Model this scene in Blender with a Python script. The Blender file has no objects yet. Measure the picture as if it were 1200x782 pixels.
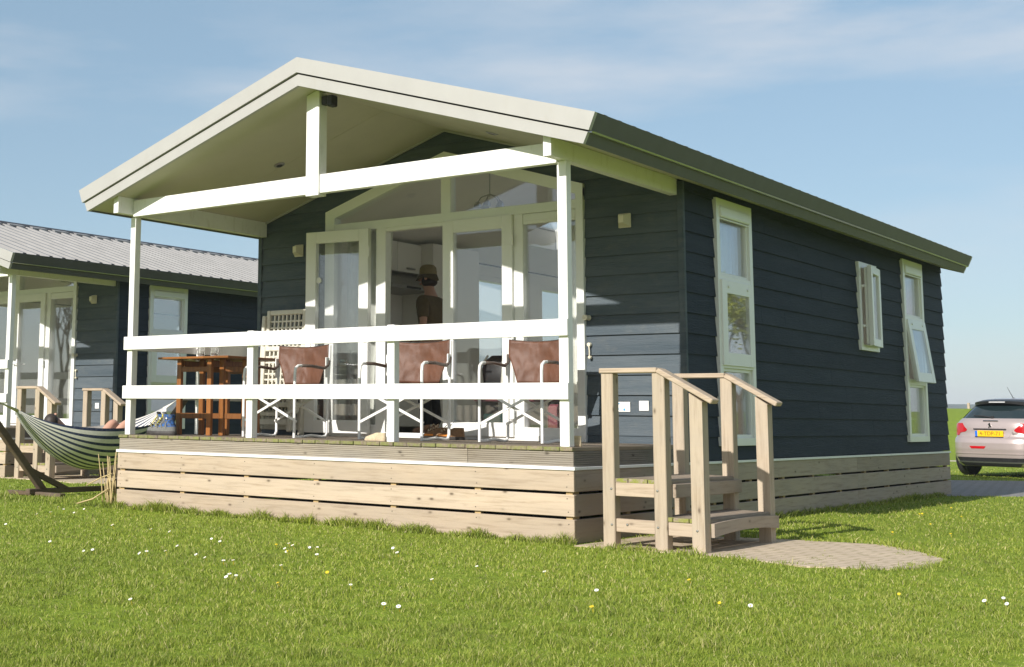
import bpy, bmesh, math, random
import numpy as np
from mathutils import Vector, Matrix, noise

random.seed(7)
rng = np.random.default_rng(11)
S = bpy.context.scene
C = S.collection
PI = math.pi

# ------------------------------------------------------------------ world dimensions (metres, porch floor = 0)
G = -0.74                    # lawn level
W, D, L = 5.22, 2.13, 10.62  # chalet width, porch depth, total length
AP = -2.61                   # ridge x
SL = 0.312                   # roof slope
def soff(x): return 3.222 - SL * abs(x - AP)
def rooft(x): return 3.455 - SL * abs(x - AP)

# ------------------------------------------------------------------ materials
def nt_new(name):
    m = bpy.data.materials.new(name); m.use_nodes = True
    nt = m.node_tree; b = nt.nodes['Principled BSDF']
    return m, nt, b
def N(nt, typ, **kw):
    n = nt.nodes.new(typ)
    for k, v in kw.items():
        if k in n.inputs.keys(): n.inputs[k].default_value = v
        else: setattr(n, k, v)
    return n
def ramp(nt, fac, stops):
    r = nt.nodes.new('ShaderNodeValToRGB')
    cr = r.color_ramp
    while len(cr.elements) < len(stops): cr.elements.new(0.5)
    for e, (p, c) in zip(cr.elements, stops):
        e.position = p; e.color = (c[0], c[1], c[2], 1) if len(c) == 3 else c
    nt.links.new(fac, r.inputs[0]); return r.outputs[0]
def mixc(nt, fac, a, b, mode='MIX'):
    n = nt.nodes.new('ShaderNodeMix'); n.data_type = 'RGBA'; n.blend_type = mode
    for sock, v in ((n.inputs[0], fac), (n.inputs[6], a), (n.inputs[7], b)):
        if hasattr(v, 'is_output'): nt.links.new(v, sock)
        elif isinstance(v, (int, float)): sock.default_value = v
        else: sock.default_value = (v[0], v[1], v[2], 1)
    return n.outputs[2]
def math_n(nt, op, a, b=0.0):
    n = nt.nodes.new('ShaderNodeMath'); n.operation = op
    for s, v in ((n.inputs[0], a), (n.inputs[1], b)):
        if hasattr(v, 'is_output'): nt.links.new(v, s)
        else: s.default_value = v
    return n.outputs[0]
def coords(nt, scale=(1, 1, 1)):
    tc = nt.nodes.new('ShaderNodeTexCoord'); mp = nt.nodes.new('ShaderNodeMapping')
    mp.inputs['Scale'].default_value = scale
    nt.links.new(tc.outputs['Object'], mp.inputs[0]); return mp.outputs[0]
def tex_noise(nt, vec, scale=5, detail=4, rough=.6):
    n = N(nt, 'ShaderNodeTexNoise'); n.inputs['Scale'].default_value = scale
    n.inputs['Detail'].default_value = detail; n.inputs['Roughness'].default_value = rough
    nt.links.new(vec, n.inputs['Vector']); return n.outputs['Fac']
def bump(nt, b, h, strength=.3, dist=.01):
    n = N(nt, 'ShaderNodeBump'); n.inputs['Strength'].default_value = strength; n.inputs['Distance'].default_value = dist
    nt.links.new(h, n.inputs['Height']); nt.links.new(n.outputs[0], b.inputs['Normal'])
def island(nt): return nt.nodes.new('ShaderNodeNewGeometry').outputs['Random Per Island']

def mat_plain(name, col, rough=.5, var=.08, nscale=9, metal=0.0, bmp=0.0, spec=.5, dirt=None):
    m, nt, b = nt_new(name)
    v = coords(nt); f = tex_noise(nt, v, nscale, 5)
    lo = [c * (1 - var) for c in col]; hi = [min(1, c * (1 + var)) for c in col]
    c = ramp(nt, f, [(.3, lo), (.7, hi)])
    if dirt:
        f2 = tex_noise(nt, coords(nt, (3, 3, 1)), 4, 6, .7)
        k = ramp(nt, f2, [(.55, (0, 0, 0)), (.8, (1, 1, 1))])
        c = mixc(nt, k, c, dirt)
    nt.links.new(c, b.inputs['Base Color'])
    b.inputs['Roughness'].default_value = rough; b.inputs['Metallic'].default_value = metal
    b.inputs['Specular IOR Level'].default_value = spec
    if bmp: bump(nt, b, tex_noise(nt, v, nscale * 12, 3), bmp, .004)
    return m

def mat_wood(name, axis, base, dark, grey=0.0, rough=.7, knots=True, var=.25, spec=.3):
    """sawn softwood: grain along axis, knots, tint per board, weathered patches"""
    m, nt, b = nt_new(name)
    sc = [1, 1, 1]; sc['xyz'.index(axis)] = .06
    r = island(nt)
    tc = nt.nodes.new('ShaderNodeTexCoord'); mp = nt.nodes.new('ShaderNodeMapping')
    mp.inputs['Scale'].default_value = sc
    nt.links.new(tc.outputs['Object'], mp.inputs[0])
    add = nt.nodes.new('ShaderNodeVectorMath'); add.operation = 'ADD'
    cx = nt.nodes.new('ShaderNodeCombineXYZ')
    rr = math_n(nt, 'MULTIPLY', r, 37.0)
    for i in range(3): nt.links.new(rr, cx.inputs[i])
    nt.links.new(mp.outputs[0], add.inputs[0]); nt.links.new(cx.outputs[0], add.inputs[1])
    g = tex_noise(nt, add.outputs[0], 45, 6, .65)
    g2 = tex_noise(nt, add.outputs[0], 7, 3, .5)
    c = ramp(nt, g, [(.32, dark), (.5, base), (.72, [min(1, x * 1.1) for x in base])])
    c = mixc(nt, ramp(nt, g2, [(.35, (0, 0, 0)), (.75, (.55, .55, .55))]), c, [x * .78 for x in base])
    # tint per board
    t = ramp(nt, r, [(0, (1 - var, 1 - var * 1.05, 1 - var * 1.1)), (.5, (.97, .96, .95)), (1, (1.0, 1.0, 1.0))])
    c = mixc(nt, 1.0, c, t, 'MULTIPLY')
    if grey:
        f3 = tex_noise(nt, coords(nt, (.9, .9, 2.4)), 1.7, 5, .65)
        c = mixc(nt, math_n(nt, 'MULTIPLY', ramp(nt, f3, [(.3, (0, 0, 0)), (.7, (1, 1, 1))]), grey), c, (.30, .285, .26))
    if knots:
        sk = [9, 9, 9]; sk['xyz'.index(axis)] = 4.4
        add2 = nt.nodes.new('ShaderNodeVectorMath'); add2.operation = 'ADD'
        nt.links.new(coords(nt, sk), add2.inputs[0]); nt.links.new(cx.outputs[0], add2.inputs[1])
        vo = N(nt, 'ShaderNodeTexVoronoi'); vo.inputs['Scale'].default_value = 1.0
        nt.links.new(add2.outputs[0], vo.inputs['Vector'])
        k = ramp(nt, vo.outputs['Distance'], [(.045, (1, 1, 1)), (.085, (.5, .5, .5)), (.13, (.1, .1, .1)), (.2, (0, 0, 0))])
        c = mixc(nt, k, c, [x * .42 for x in dark])
    nt.links.new(c, b.inputs['Base Color'])
    b.inputs['Roughness'].default_value = rough; b.inputs['Specular IOR Level'].default_value = spec
    bump(nt, b, g, .35, .004)
    return m

def mat_siding(name, axis, kf=1.0, wm=(1, 1, 1)):
    m, nt, b = nt_new(name)
    sc = [1, 1, 1]; sc['xyz'.index(axis)] = .1
    v = coords(nt, sc)
    g = tex_noise(nt, v, 70, 5, .7); g2 = tex_noise(nt, v, 9, 4, .6)
    tc = nt.nodes.new('ShaderNodeTexCoord'); sep = nt.nodes.new('ShaderNodeSeparateXYZ')
    nt.links.new(tc.outputs['Object'], sep.inputs[0])
    row = math_n(nt, 'FLOOR', math_n(nt, 'DIVIDE', math_n(nt, 'SUBTRACT', sep.outputs[2], .07 - G + .002), .1875))
    wn = N(nt, 'ShaderNodeTexWhiteNoise'); wn.noise_dimensions = '1D'; nt.links.new(row, wn.inputs['W'])
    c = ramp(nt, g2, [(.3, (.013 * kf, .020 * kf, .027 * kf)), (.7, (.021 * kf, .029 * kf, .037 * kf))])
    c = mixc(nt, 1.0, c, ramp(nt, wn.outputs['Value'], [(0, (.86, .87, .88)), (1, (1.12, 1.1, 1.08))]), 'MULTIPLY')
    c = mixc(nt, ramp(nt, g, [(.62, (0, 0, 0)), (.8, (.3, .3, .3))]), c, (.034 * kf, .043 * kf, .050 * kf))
    # chalky weathering / splash dirt low down and scattered scuffs
    f3 = tex_noise(nt, coords(nt, (1.2, 1.2, 2.5)), 3.5, 6, .7)
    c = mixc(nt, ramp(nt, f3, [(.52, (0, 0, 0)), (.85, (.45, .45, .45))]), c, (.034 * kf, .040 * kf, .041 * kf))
    nt.links.new(c, b.inputs['Base Color'])
    b.inputs['Roughness'].default_value = .68; b.inputs['Specular IOR Level'].default_value = .16
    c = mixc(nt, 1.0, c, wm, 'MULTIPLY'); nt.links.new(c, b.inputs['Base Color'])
    bump(nt, b, g, 1.0, .008)
    return m

def mat_glass(name, refl=.16, tint=(.985, .99, .985)):
    m, nt, b = nt_new(name)
    nt.nodes.remove(b)
    out = [n for n in nt.nodes if n.type == 'OUTPUT_MATERIAL'][0]
    tr = N(nt, 'ShaderNodeBsdfTransparent'); tr.inputs[0].default_value = (*tint, 1)
    gl = N(nt, 'ShaderNodeBsdfGlossy'); gl.inputs['Roughness'].default_value = .015
    gl.inputs[0].default_value = (.95, .97, 1, 1)
    v = coords(nt); wob = tex_noise(nt, v, 1.6, 1)
    bp = N(nt, 'ShaderNodeBump'); bp.inputs['Strength'].default_value = .008; bp.inputs['Distance'].default_value = .02
    nt.links.new(wob, bp.inputs['Height']); nt.links.new(bp.outputs[0], gl.inputs['Normal'])
    lw = N(nt, 'ShaderNodeLayerWeight'); lw.inputs['Blend'].default_value = .35
    f = math_n(nt, 'ADD', math_n(nt, 'MULTIPLY', lw.outputs['Fresnel'], .5), refl)
    mx = N(nt, 'ShaderNodeMixShader')
    nt.links.new(f, mx.inputs[0]); nt.links.new(tr.outputs[0], mx.inputs[1]); nt.links.new(gl.outputs[0], mx.inputs[2])
    nt.links.new(mx.outputs[0], out.inputs[0])
    return m

def mat_deck(name, axis='x'):
    """grooved deck boards, grey brown, moss on the ends near the front edge"""
    m, nt, b = nt_new(name)
    r = island(nt)
    v = coords(nt, (1, .08, 1) if axis == 'x' else (.08, 1, 1))
    g = tex_noise(nt, v, 40, 5, .65)
    c = ramp(nt, g, [(.3, (.17, .13, .09)), (.7, (.33, .27, .20))])
    c = mixc(nt, 1.0, c, ramp(nt, r, [(0, (.72, .72, .74)), (1, (1.05, 1.02, 1))]), 'MULTIPLY')
    tc = nt.nodes.new('ShaderNodeTexCoord'); sep = nt.nodes.new('ShaderNodeSeparateXYZ')
    nt.links.new(tc.outputs['Object'], sep.inputs[0])
    w = N(nt, 'ShaderNodeTexWave'); w.bands_direction = 'X' if axis == 'x' else 'Y'; w.inputs['Scale'].default_value = 26
    nt.links.new(coords(nt), w.inputs['Vector'])
    moss = tex_noise(nt, coords(nt), 16, 5, .75)
    f = ramp(nt, moss, [(.42, (0, 0, 0)), (.58, (.8, .8, .8))])
    m2 = nt.nodes.new('ShaderNodeMapRange'); m2.inputs[1].default_value = MOSS_Y + .05; m2.inputs[2].default_value = MOSS_Y - .02
    nt.links.new(sep.outputs[1], m2.inputs[0])
    c = mixc(nt, math_n(nt, 'MULTIPLY', f, m2.outputs[0]), c, (.20, .24, .03))
    nt.links.new(c, b.inputs['Base Color']); b.inputs['Roughness'].default_value = .8
    bump(nt, b, w.outputs['Fac'], .5, .004)
    return m

M_ = {}
ROOT_Y = 6.0
MOSS_Y = -.01 - ROOT_Y      # deck front in the chalet's own coordinates
M_['white'] = mat_plain('white_paint', (.80, .79, .76), .42, .03, 6, bmp=.12, dirt=(.64, .62, .56))
M_['pvc'] = mat_plain('white_upvc', (.80, .80, .77), .3, .025, 3)
M_['cream'] = mat_plain('cream_trim', (.39, .38, .36), .42, .04, 4, dirt=(.37, .355, .325))
M_['soffit'] = mat_plain('soffit_panel', (.50, .47, .37), .6, .05, 2)
M_['trim'] = mat_plain('dark_gutter_metal', (.075, .075, .08), .45, .1, 5)
M_['lip'] = mat_plain('bright_drip_edge', (.45, .47, .50), .25, .05, 5, metal=.7)
M_['roof'] = mat_plain('grey_roof_sheet', (.27, .262, .25), .5, .1, 3, dirt=(.29, .28, .26))
M_['ridge'] = mat_plain('black_ridge', (.03, .03, .035), .6, .1, 5)
M_['siding_x'] = mat_siding('siding_sunlit_front', 'x', 4.5, (1.16, 1.0, .88))  # lighter, warmer copy of the boards: sunlight on the front put into the colour
M_['siding_y'] = mat_siding('siding_shaded_side', 'y', 1.45, (1.0, .98, 1.12))  # same boards coloured darker and bluer for the shaded side
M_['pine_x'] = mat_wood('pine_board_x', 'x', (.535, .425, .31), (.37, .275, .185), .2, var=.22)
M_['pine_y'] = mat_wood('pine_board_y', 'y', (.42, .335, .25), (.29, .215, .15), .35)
M_['pine_z'] = mat_wood('pine_post_z', 'z', (.52, .425, .31), (.38, .29, .20), .25)
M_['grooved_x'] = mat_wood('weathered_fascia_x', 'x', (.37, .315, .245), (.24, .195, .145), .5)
M_['grooved_y'] = mat_wood('weathered_shaded_fascia_y', 'y', (.21, .18, .15), (.14, .11, .09), .4)  # same weathered fascia, its colour darkened for the shade on the side
M_['deck'] = mat_deck('deck_board')
M_['batten'] = mat_plain('fresh_batten', (.50, .36, .17), .7, .15, 20)
M_['dark'] = mat_plain('underfloor_dark', (.03, .028, .025), .9, .2, 5)
M_['glass'] = mat_glass('window_glass', .055)
M_['glass_clear'] = mat_glass('clear_glass', .03, (.97, .98, .98))
M_['inner'] = mat_plain('inner_wall', (.87, .86, .81), .7, .03, 2)
M_['floor'] = mat_wood('inner_floor', 'y', (.62, .53, .40), (.5, .41, .30), 0, knots=False)
M_['cupboard'] = mat_plain('cupboard_front', (.84, .82, .74), .35, .02, 2)
def mat_curtain():
    m, nt, b = nt_new('white_curtain_cloth')
    f = tex_noise(nt, coords(nt, (1, 1, .1)), 40, 3); c = ramp(nt, f, [(.3, (.82, .82, .78)), (.7, (.88, .88, .85))])
    nt.links.new(c, b.inputs['Base Color']); b.inputs['Roughness'].default_value = .9
    tl = N(nt, 'ShaderNodeBsdfTranslucent'); nt.links.new(c, tl.inputs[0]); mx = N(nt, 'ShaderNodeMixShader'); mx.inputs[0].default_value = .4
    out = [n for n in nt.nodes if n.type == 'OUTPUT_MATERIAL'][0]
    nt.links.new(b.outputs[0], mx.inputs[1]); nt.links.new(tl.outputs[0], mx.inputs[2]); nt.links.new(mx.outputs[0], out.inputs[0])
    return m
M_['curtain'] = mat_curtain()
M_['steel'] = mat_plain('brushed_steel', (.35, .35, .34), .35, .1, 12, metal=.9)
M_['black'] = mat_plain('black_plastic', (.02, .02, .021), .45, .2, 9)
M_['curtain'] = mat_plain('curtain_cloth', (.72, .72, .66), .9, .06, 14, bmp=.2)
M_['teak'] = mat_wood('oiled_hardwood', 'z', (.30, .115, .028), (.16, .055, .014), 0, rough=.42, knots=False, spec=.5)
M_['teak_x'] = mat_wood('oiled_hardwood_x', 'x', (.30, .115, .028), (.16, .055, .014), 0, rough=.42, knots=False, spec=.5)
M_['alu'] = mat_plain('painted_aluminium', (.78, .77, .74), .4, .05, 14)
M_['arm'] = mat_plain('bronze_arm_tube', (.16, .12, .10), .4, .15, 20, metal=.3)
M_['lounger'] = mat_plain('cream_plastic', (.66, .62, .52), .45, .08, 10, dirt=(.48, .44, .34))
M_['signw'] = mat_plain('sign_white', (.82, .81, .78), .4, .02, 8)
M_['signb'] = mat_plain('sign_blue', (.05, .33, .62), .4, .05, 8)
M_['lampc'] = mat_plain('lamp_cream', (.72, .66, .50), .4, .05, 10)
M_['hamwood'] = mat_wood('brown_stand_beam', 'y', (.13, .085, .05), (.07, .045, .028), .2, knots=False)
M_['rope'] = mat_plain('cotton_rope', (.72, .69, .60), .9, .08, 40)
M_['skin'] = mat_plain('skin', (.52, .29, .20), .5, .06, 18)
M_['hair'] = mat_plain('dark_hair', (.03, .02, .014), .6, .3, 40)
M_['shirt'] = mat_plain('brown_shirt', (.12, .09, .045), .9, .12, 25, bmp=.2)
M_['trouser'] = mat_plain('dark_trousers', (.02, .02, .022), .9, .2, 25)
M_['hat'] = mat_plain('olive_hat', (.26, .21, .11), .9, .1, 30)
M_['sole'] = mat_plain('dark_rubber', (.045, .04, .036), .65, .25, 30)
M_['blue'] = mat_plain('blue_suede', (.02, .09, .30), .8, .2, 40)
def mat_boot():
    m, nt, b = nt_new('blue_and_grey_boot_upper')
    f = tex_noise(nt, coords(nt, (1, 1, 1.6)), 26, 2, .4)
    c = ramp(nt, f, [(.0, (.012, .035, .10)), (.44, (.02, .10, .32)), (.55, (.10, .105, .11)), (.64, (.015, .06, .2))])
    nt.nodes[-1].color_ramp.interpolation = 'CONSTANT'
    nt.links.new(c, b.inputs['Base Color']); b.inputs['Roughness'].default_value = .8
    bump(nt, b, tex_noise(nt, coords(nt), 120, 2), .4, .004); return m
M_['blue'] = mat_boot()
M_['greyf'] = mat_plain('grey_mesh', (.16, .16, .15), .85, .2, 60)
M_['yellow'] = mat_plain('yellow_lace', (.72, .62, .06), .7, .1, 30)
M_['brownshoe'] = mat_plain('brown_leather_shoe', (.21, .115, .05), .7, .25, 40)
M_['orange'] = mat_plain('orange_band', (.75, .26, .03), .6, .1, 30)
M_['slipper'] = mat_plain('pale_slipper', (.55, .45, .30), .85, .15, 30)
M_['reed'] = mat_plain('dry_reed', (.52, .40, .20), .8, .2, 15)
M_['teal'] = mat_plain('teal_plastic', (.02, .25, .22), .5, .1, 8)
M_['maroon'] = mat_plain('maroon_cloth', (.16, .03, .045), .8, .15, 20)
M_['coffee'] = mat_plain('coffee', (.10, .05, .02), .3, .1, 10)
M_['bookred'] = mat_plain('printed_covers', (.45, .22, .12), .6, .4, 30)

def mat_canvas():
    m, nt, b = nt_new('brown_canvas')
    v = coords(nt)
    f = tex_noise(nt, v, 6, 5, .6); f2 = tex_noise(nt, v, 140, 2)
    c = ramp(nt, f, [(.3, (.095, .038, .019)), (.7, (.14, .057, .029))])
    nt.links.new(c, b.inputs['Base Color']); b.inputs['Roughness'].default_value = .55
    b.inputs['Sheen Weight'].default_value = .05
    w = tex_noise(nt, coords(nt, (1.3, 2, 1.0)), 4.0, 2, .5)
    h = math_n(nt, 'ADD', w, math_n(nt, 'MULTIPLY', f2, .04))
    bump(nt, b, h, .8, .06)
    return m
M_['canvas'] = mat_canvas()

def mat_stripes():
    m, nt, b = nt_new('striped_hammock_cloth')
    uv = nt.nodes.new('ShaderNodeUVMap'); sep = nt.nodes.new('ShaderNodeSeparateXYZ')
    nt.links.new(uv.outputs[0], sep.inputs[0])
    s = math_n(nt, 'FRACT', math_n(nt, 'MULTIPLY', sep.outputs[1], 17.0))
    k = ramp(nt, s, [(.57, (.80, .78, .72)), (.585, (.018, .032, .09))]); 
    th = math_n(nt, 'FRACT', math_n(nt, 'MULTIPLY', sep.outputs[1], 34.0))
    c = mixc(nt, ramp(nt, tex_noise(nt, coords(nt), 30, 3), [(.4, (0, 0, 0)), (.8, (.25, .25, .25))]), k, (.35, .36, .36))
    nt.links.new(c, b.inputs['Base Color']); b.inputs['Roughness'].default_value = .95
    bump(nt, b, tex_noise(nt, coords(nt), 160, 2), .3, .004)
    return m
M_['stripe'] = mat_stripes()

def mat_carpaint():
    m, nt, b = nt_new('pale_rose_car_paint')
    f = tex_noise(nt, coords(nt), 900, 1)
    c = ramp(nt, f, [(.3, (.45, .37, .345)), (.7, (.52, .435, .41))])
    nt.links.new(c, b.inputs['Base Color'])
    b.inputs['Metallic'].default_value = .45; b.inputs['Roughness'].default_value = .34
    b.inputs['Coat Weight'].default_value = .7; b.inputs['Coat Roughness'].default_value = .05
    return m
M_['carpaint'] = mat_carpaint()
M_['carglass'] = mat_plain('tinted_car_glass', (.012, .022, .024), .06, .1, 3, spec=.9)
M_['tail'] = mat_plain('red_lamp', (.45, .008, .012), .12, .1, 5, spec=.8)
M_['tailclear'] = mat_plain('clear_lamp', (.6, .6, .6), .12, .1, 5, spec=.8)
M_['plate'] = mat_plain('yellow_plate', (.82, .50, .01), .4, .03, 8)
M_['plateink'] = mat_plain('plate_lettering', (.24, .10, .01), .5, .1, 8)
M_['plateblue'] = mat_plain('plate_blue', (.02, .14, .60), .4, .05, 8)
M_['chrome'] = mat_plain('chrome', (.75, .76, .78), .12, .02, 5, metal=1)
M_['tyre'] = mat_plain('tyre', (.018, .018, .018), .8, .2, 20)
M_['rim'] = mat_plain('alloy', (.4, .4, .41), .3, .1, 8, metal=.9)

def mat_ground():
    m, nt, b = nt_new('lawn_soil_and_turf')
    v = coords(nt)
    f = tex_noise(nt, v, .35, 5, .6); f2 = tex_noise(nt, v, 9, 6, .75); f3 = tex_noise(nt, v, 1.4, 5, .65)
    c = ramp(nt, f2, [(.3, (.13, .18, .018)), (.55, (.22, .30, .028)), (.8, (.31, .36, .06))])
    c = mixc(nt, ramp(nt, f, [(.4, (0, 0, 0)), (.7, (.45, .45, .45))]), c, (.20, .27, .03))
    c = mixc(nt, ramp(nt, f3, [(.62, (0, 0, 0)), (.72, (.6, .6, .6))]), c, (.17, .135, .075))
    nt.links.new(c, b.inputs['Base Color']); b.inputs['Roughness'].default_value = .9
    b.inputs['Specular IOR Level'].default_value = .15
    bump(nt, b, f2, .8, .04)
    return m
M_['ground'] = mat_ground()

def mat_blade():
    m, nt, b = nt_new('grass_blade')
    r = island(nt)
    c = ramp(nt, r, [(0, (.13, .18, .02)), (.35, (.235, .31, .034)), (.68, (.345, .40, .055)), (.88, (.45, .45, .12)), (1, (.60, .52, .27))])
    f = tex_noise(nt, coords(nt), .7, 4, .6)
    c = mixc(nt, ramp(nt, f, [(.4, (0, 0, 0)), (.7, (.5, .5, .5))]), c, (.17, .225, .04))
    nt.links.new(c, b.inputs['Base Color']); b.inputs['Roughness'].default_value = .55
    b.inputs['Specular IOR Level'].default_value = .25
    out = [n for n in nt.nodes if n.type == 'OUTPUT_MATERIAL'][0]
    tl = N(nt, 'ShaderNodeBsdfTranslucent'); nt.links.new(c, tl.inputs[0])
    mx = N(nt, 'ShaderNodeMixShader'); mx.inputs[0].default_value = .3
    nt.links.new(b.outputs[0], mx.inputs[1]); nt.links.new(tl.outputs[0], mx.inputs[2])
    nt.links.new(mx.outputs[0], out.inputs[0])
    return m
M_['blade'] = mat_blade()

def mat_pavers(name, c1, c2, mortar, scale, rot=0.0):
    m, nt, b = nt_new(name)
    tc = nt.nodes.new('ShaderNodeTexCoord'); mp = nt.nodes.new('ShaderNodeMapping')
    mp.inputs['Rotation'].default_value = (0, 0, rot); nt.links.new(tc.outputs['Object'], mp.inputs[0])
    br = N(nt, 'ShaderNodeTexBrick'); br.inputs['Scale'].default_value = scale
    br.inputs['Color1'].default_value = (*c1, 1); br.inputs['Color2'].default_value = (*c2, 1); br.inputs['Mortar'].default_value = (*mortar, 1)
    br.inputs['Mortar Size'].default_value = .025; br.inputs['Brick Width'].default_value = .42; br.inputs['Row Height'].default_value = .21
    nt.links.new(mp.outputs[0], br.inputs['Vector'])
    f = tex_noise(nt, coords(nt), 6, 6, .7)
    c = mixc(nt, ramp(nt, f, [(.35, (0, 0, 0)), (.75, (.7, .7, .7))]), br.outputs['Color'], [x * .8 for x in c2])
    f2 = tex_noise(nt, coords(nt), 14, 5, .7)
    c = mixc(nt, ramp(nt, f2, [(.6, (0, 0, 0)), (.72, (.75, .75, .75))]), c, (.14, .15, .05))
    nt.links.new(c, b.inputs['Base Color']); b.inputs['Roughness'].default_value = .85
    b.inputs['Specular IOR Level'].default_value = .12; bump(nt, b, br.outputs['Fac'], -.5, .006)
    return m
M_['slab'] = mat_pavers('sandy_pavers', (.66, .54, .40), (.58, .47, .35), (.38, .31, .19), 2.0, .2)
M_['road'] = mat_pavers('grey_road_pavers', (.30, .29, .28), (.26, .25, .24), (.16, .15, .13), 2.0, .6)
M_['track'] = mat_plain('pale_track', (.48, .42, .33), .9, .15, 2)
M_['farwood'] = mat_plain('far_woodland', (.035, .06, .03), .95, .4, .05)

# ------------------------------------------------------------------ mesh helper
class MB:
    def __init__(s): s.bm = bmesh.new()
    def box(s, x0, x1, y0, y1, z0, z1, bev=.003):
        return s.obox(((x0 + x1) / 2, (y0 + y1) / 2, (z0 + z1) / 2), (abs(x1 - x0), abs(y1 - y0), abs(z1 - z0)), None, bev)
    def obox(s, c, size, rot=None, bev=.003):
        hx, hy, hz = [v / 2 for v in size]
        b = min(bev, hx * .45, hy * .45, hz * .45)
        R = rot if rot is not None else Matrix.Identity(3)
        c = Vector(c); vs = {}
        for sx in (-1, 1):
            for sy in (-1, 1):
                for sz in (-1, 1):
                    for a in range(3):
                        p = Vector((sx * (hx - (0 if a == 0 else b)), sy * (hy - (0 if a == 1 else b)), sz * (hz - (0 if a == 2 else b))))
                        vs[(sx, sy, sz, a)] = s.bm.verts.new(c + R @ p)
        F = s.bm.faces.new
        def f(*k):
            try: F([vs[q] for q in k])
            except ValueError: pass
        for sg in (-1, 1):
            f(*[(sg, y, z, 0) for y, z in ((-1, -1), (1, -1), (1, 1), (-1, 1))][::sg])
            f(*[(x, sg, z, 1) for x, z in ((-1, -1), (-1, 1), (1, 1), (1, -1))][::sg])
            f(*[(x, y, sg, 2) for x, y in ((-1, -1), (1, -1), (1, 1), (-1, 1))][::sg])
        for a in (-1, 1):
            for b2 in (-1, 1):
                f((a, b2, -1, 0), (a, b2, 1, 0), (a, b2, 1, 1), (a, b2, -1, 1))
                f((a, -1, b2, 0), (a, 1, b2, 0), (a, 1, b2, 2), (a, -1, b2, 2))
                f((-1, a, b2, 1), (1, a, b2, 1), (1, a, b2, 2), (-1, a, b2, 2))
        for sx in (-1, 1):
            for sy in (-1, 1):
                for sz in (-1, 1): f((sx, sy, sz, 0), (sx, sy, sz, 1), (sx, sy, sz, 2))
        return s
    def beam(s, p0, p1, w, h, up=(0, 0, 1), bev=.003):
        """box from p0 to p1, w across, h along up"""
        p0, p1 = Vector(p0), Vector(p1); z = (p1 - p0); ln = z.length; z.normalize()
        u = Vector(up); u = (u - z * u.dot(z)).normalized(); x = u.cross(z)
        return s.obox((p0 + p1) / 2, (w, h, ln), Matrix((x, u, z)).transposed(), bev)
    def prism(s, pts, fn0, fn1):
        """closed polygon pts extruded between two maps pt->3D"""
        a = [s.bm.verts.new(fn0(p)) for p in pts]; b = [s.bm.verts.new(fn1(p)) for p in pts]
        n = len(pts)
        s.bm.faces.new(a); s.bm.faces.new(b[::-1])
        for i in range(n): s.bm.faces.new((a[i], b[i], b[(i + 1) % n], a[(i + 1) % n]))
        return s
    def tube(s, pts, r, seg=8, caps=True):
        pts = [Vector(p) for p in pts]; rs = r if isinstance(r, (list, tuple)) else [r] * len(pts)
        rings = []; prev = None
        for i, p in enumerate(pts):
            t = (pts[min(i + 1, len(pts) - 1)] - pts[max(i - 1, 0)]).normalized()
            if prev is None:
                u = t.orthogonal().normalized()
            else:
                u = (prev - t * prev.dot(t)); u = u.normalized() if u.length > 1e-6 else t.orthogonal().normalized()
            prev = u; v = t.cross(u)
            rings.append([s.bm.verts.new(p + (u * math.cos(2 * PI * k / seg) + v * math.sin(2 * PI * k / seg)) * rs[i]) for k in range(seg)])
        s.loft(rings, caps); return s
    def loft(s, rings, caps=True):
        n = len(rings[0])
        for a, b in zip(rings, rings[1:]):
            for k in range(n):
                s.bm.faces.new((a[k], a[(k + 1) % n], b[(k + 1) % n], b[k]))
        if caps:
            s.bm.faces.new(rings[0][::-1]); s.bm.faces.new(rings[-1])
    def ringloft(s, rings, caps=True):
        s.loft([[s.bm.verts.new(p) for p in r] for r in rings], caps); return s
    def lathe(s, prof, c=(0, 0, 0), seg=16, axis='z', caps=True):
        rings = []
        for r, h in prof:
            ring = []
            for k in range(seg):
                a = 2 * PI * k / seg; p = (r * math.cos(a), r * math.sin(a), h)
                if axis == 'x': p = (p[2], p[0], p[1])
                if axis == 'y': p = (p[0], p[2], p[1])
                ring.append((c[0] + p[0], c[1] + p[1], c[2] + p[2]))
            rings.append(ring)
        return s.ringloft(rings, caps)
    def grid(s, fn, nu, nv, thick=None):
        vs = [[s.bm.verts.new(fn(i / nu, j / nv)) for j in range(nv + 1)] for i in range(nu + 1)]
        fs = []
        for i in range(nu):
            for j in range(nv): fs.append(s.bm.faces.new((vs[i][j], vs[i + 1][j], vs[i + 1][j + 1], vs[i][j + 1])))
        if thick: 
            bmesh.ops.recalc_face_normals(s.bm, faces=fs)
            bmesh.ops.solidify(s.bm, geom=fs, thickness=thick)
        return s
    def ball(s, c, r, seg=12, sc=(1, 1, 1)):
        bmesh.ops.create_uvsphere(s.bm, u_segments=seg, v_segments=max(6, seg // 2 + 2), radius=r,
                                  matrix=Matrix.Translation(c) @ Matrix.Diagonal((*sc, 1)))
        return s

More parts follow.
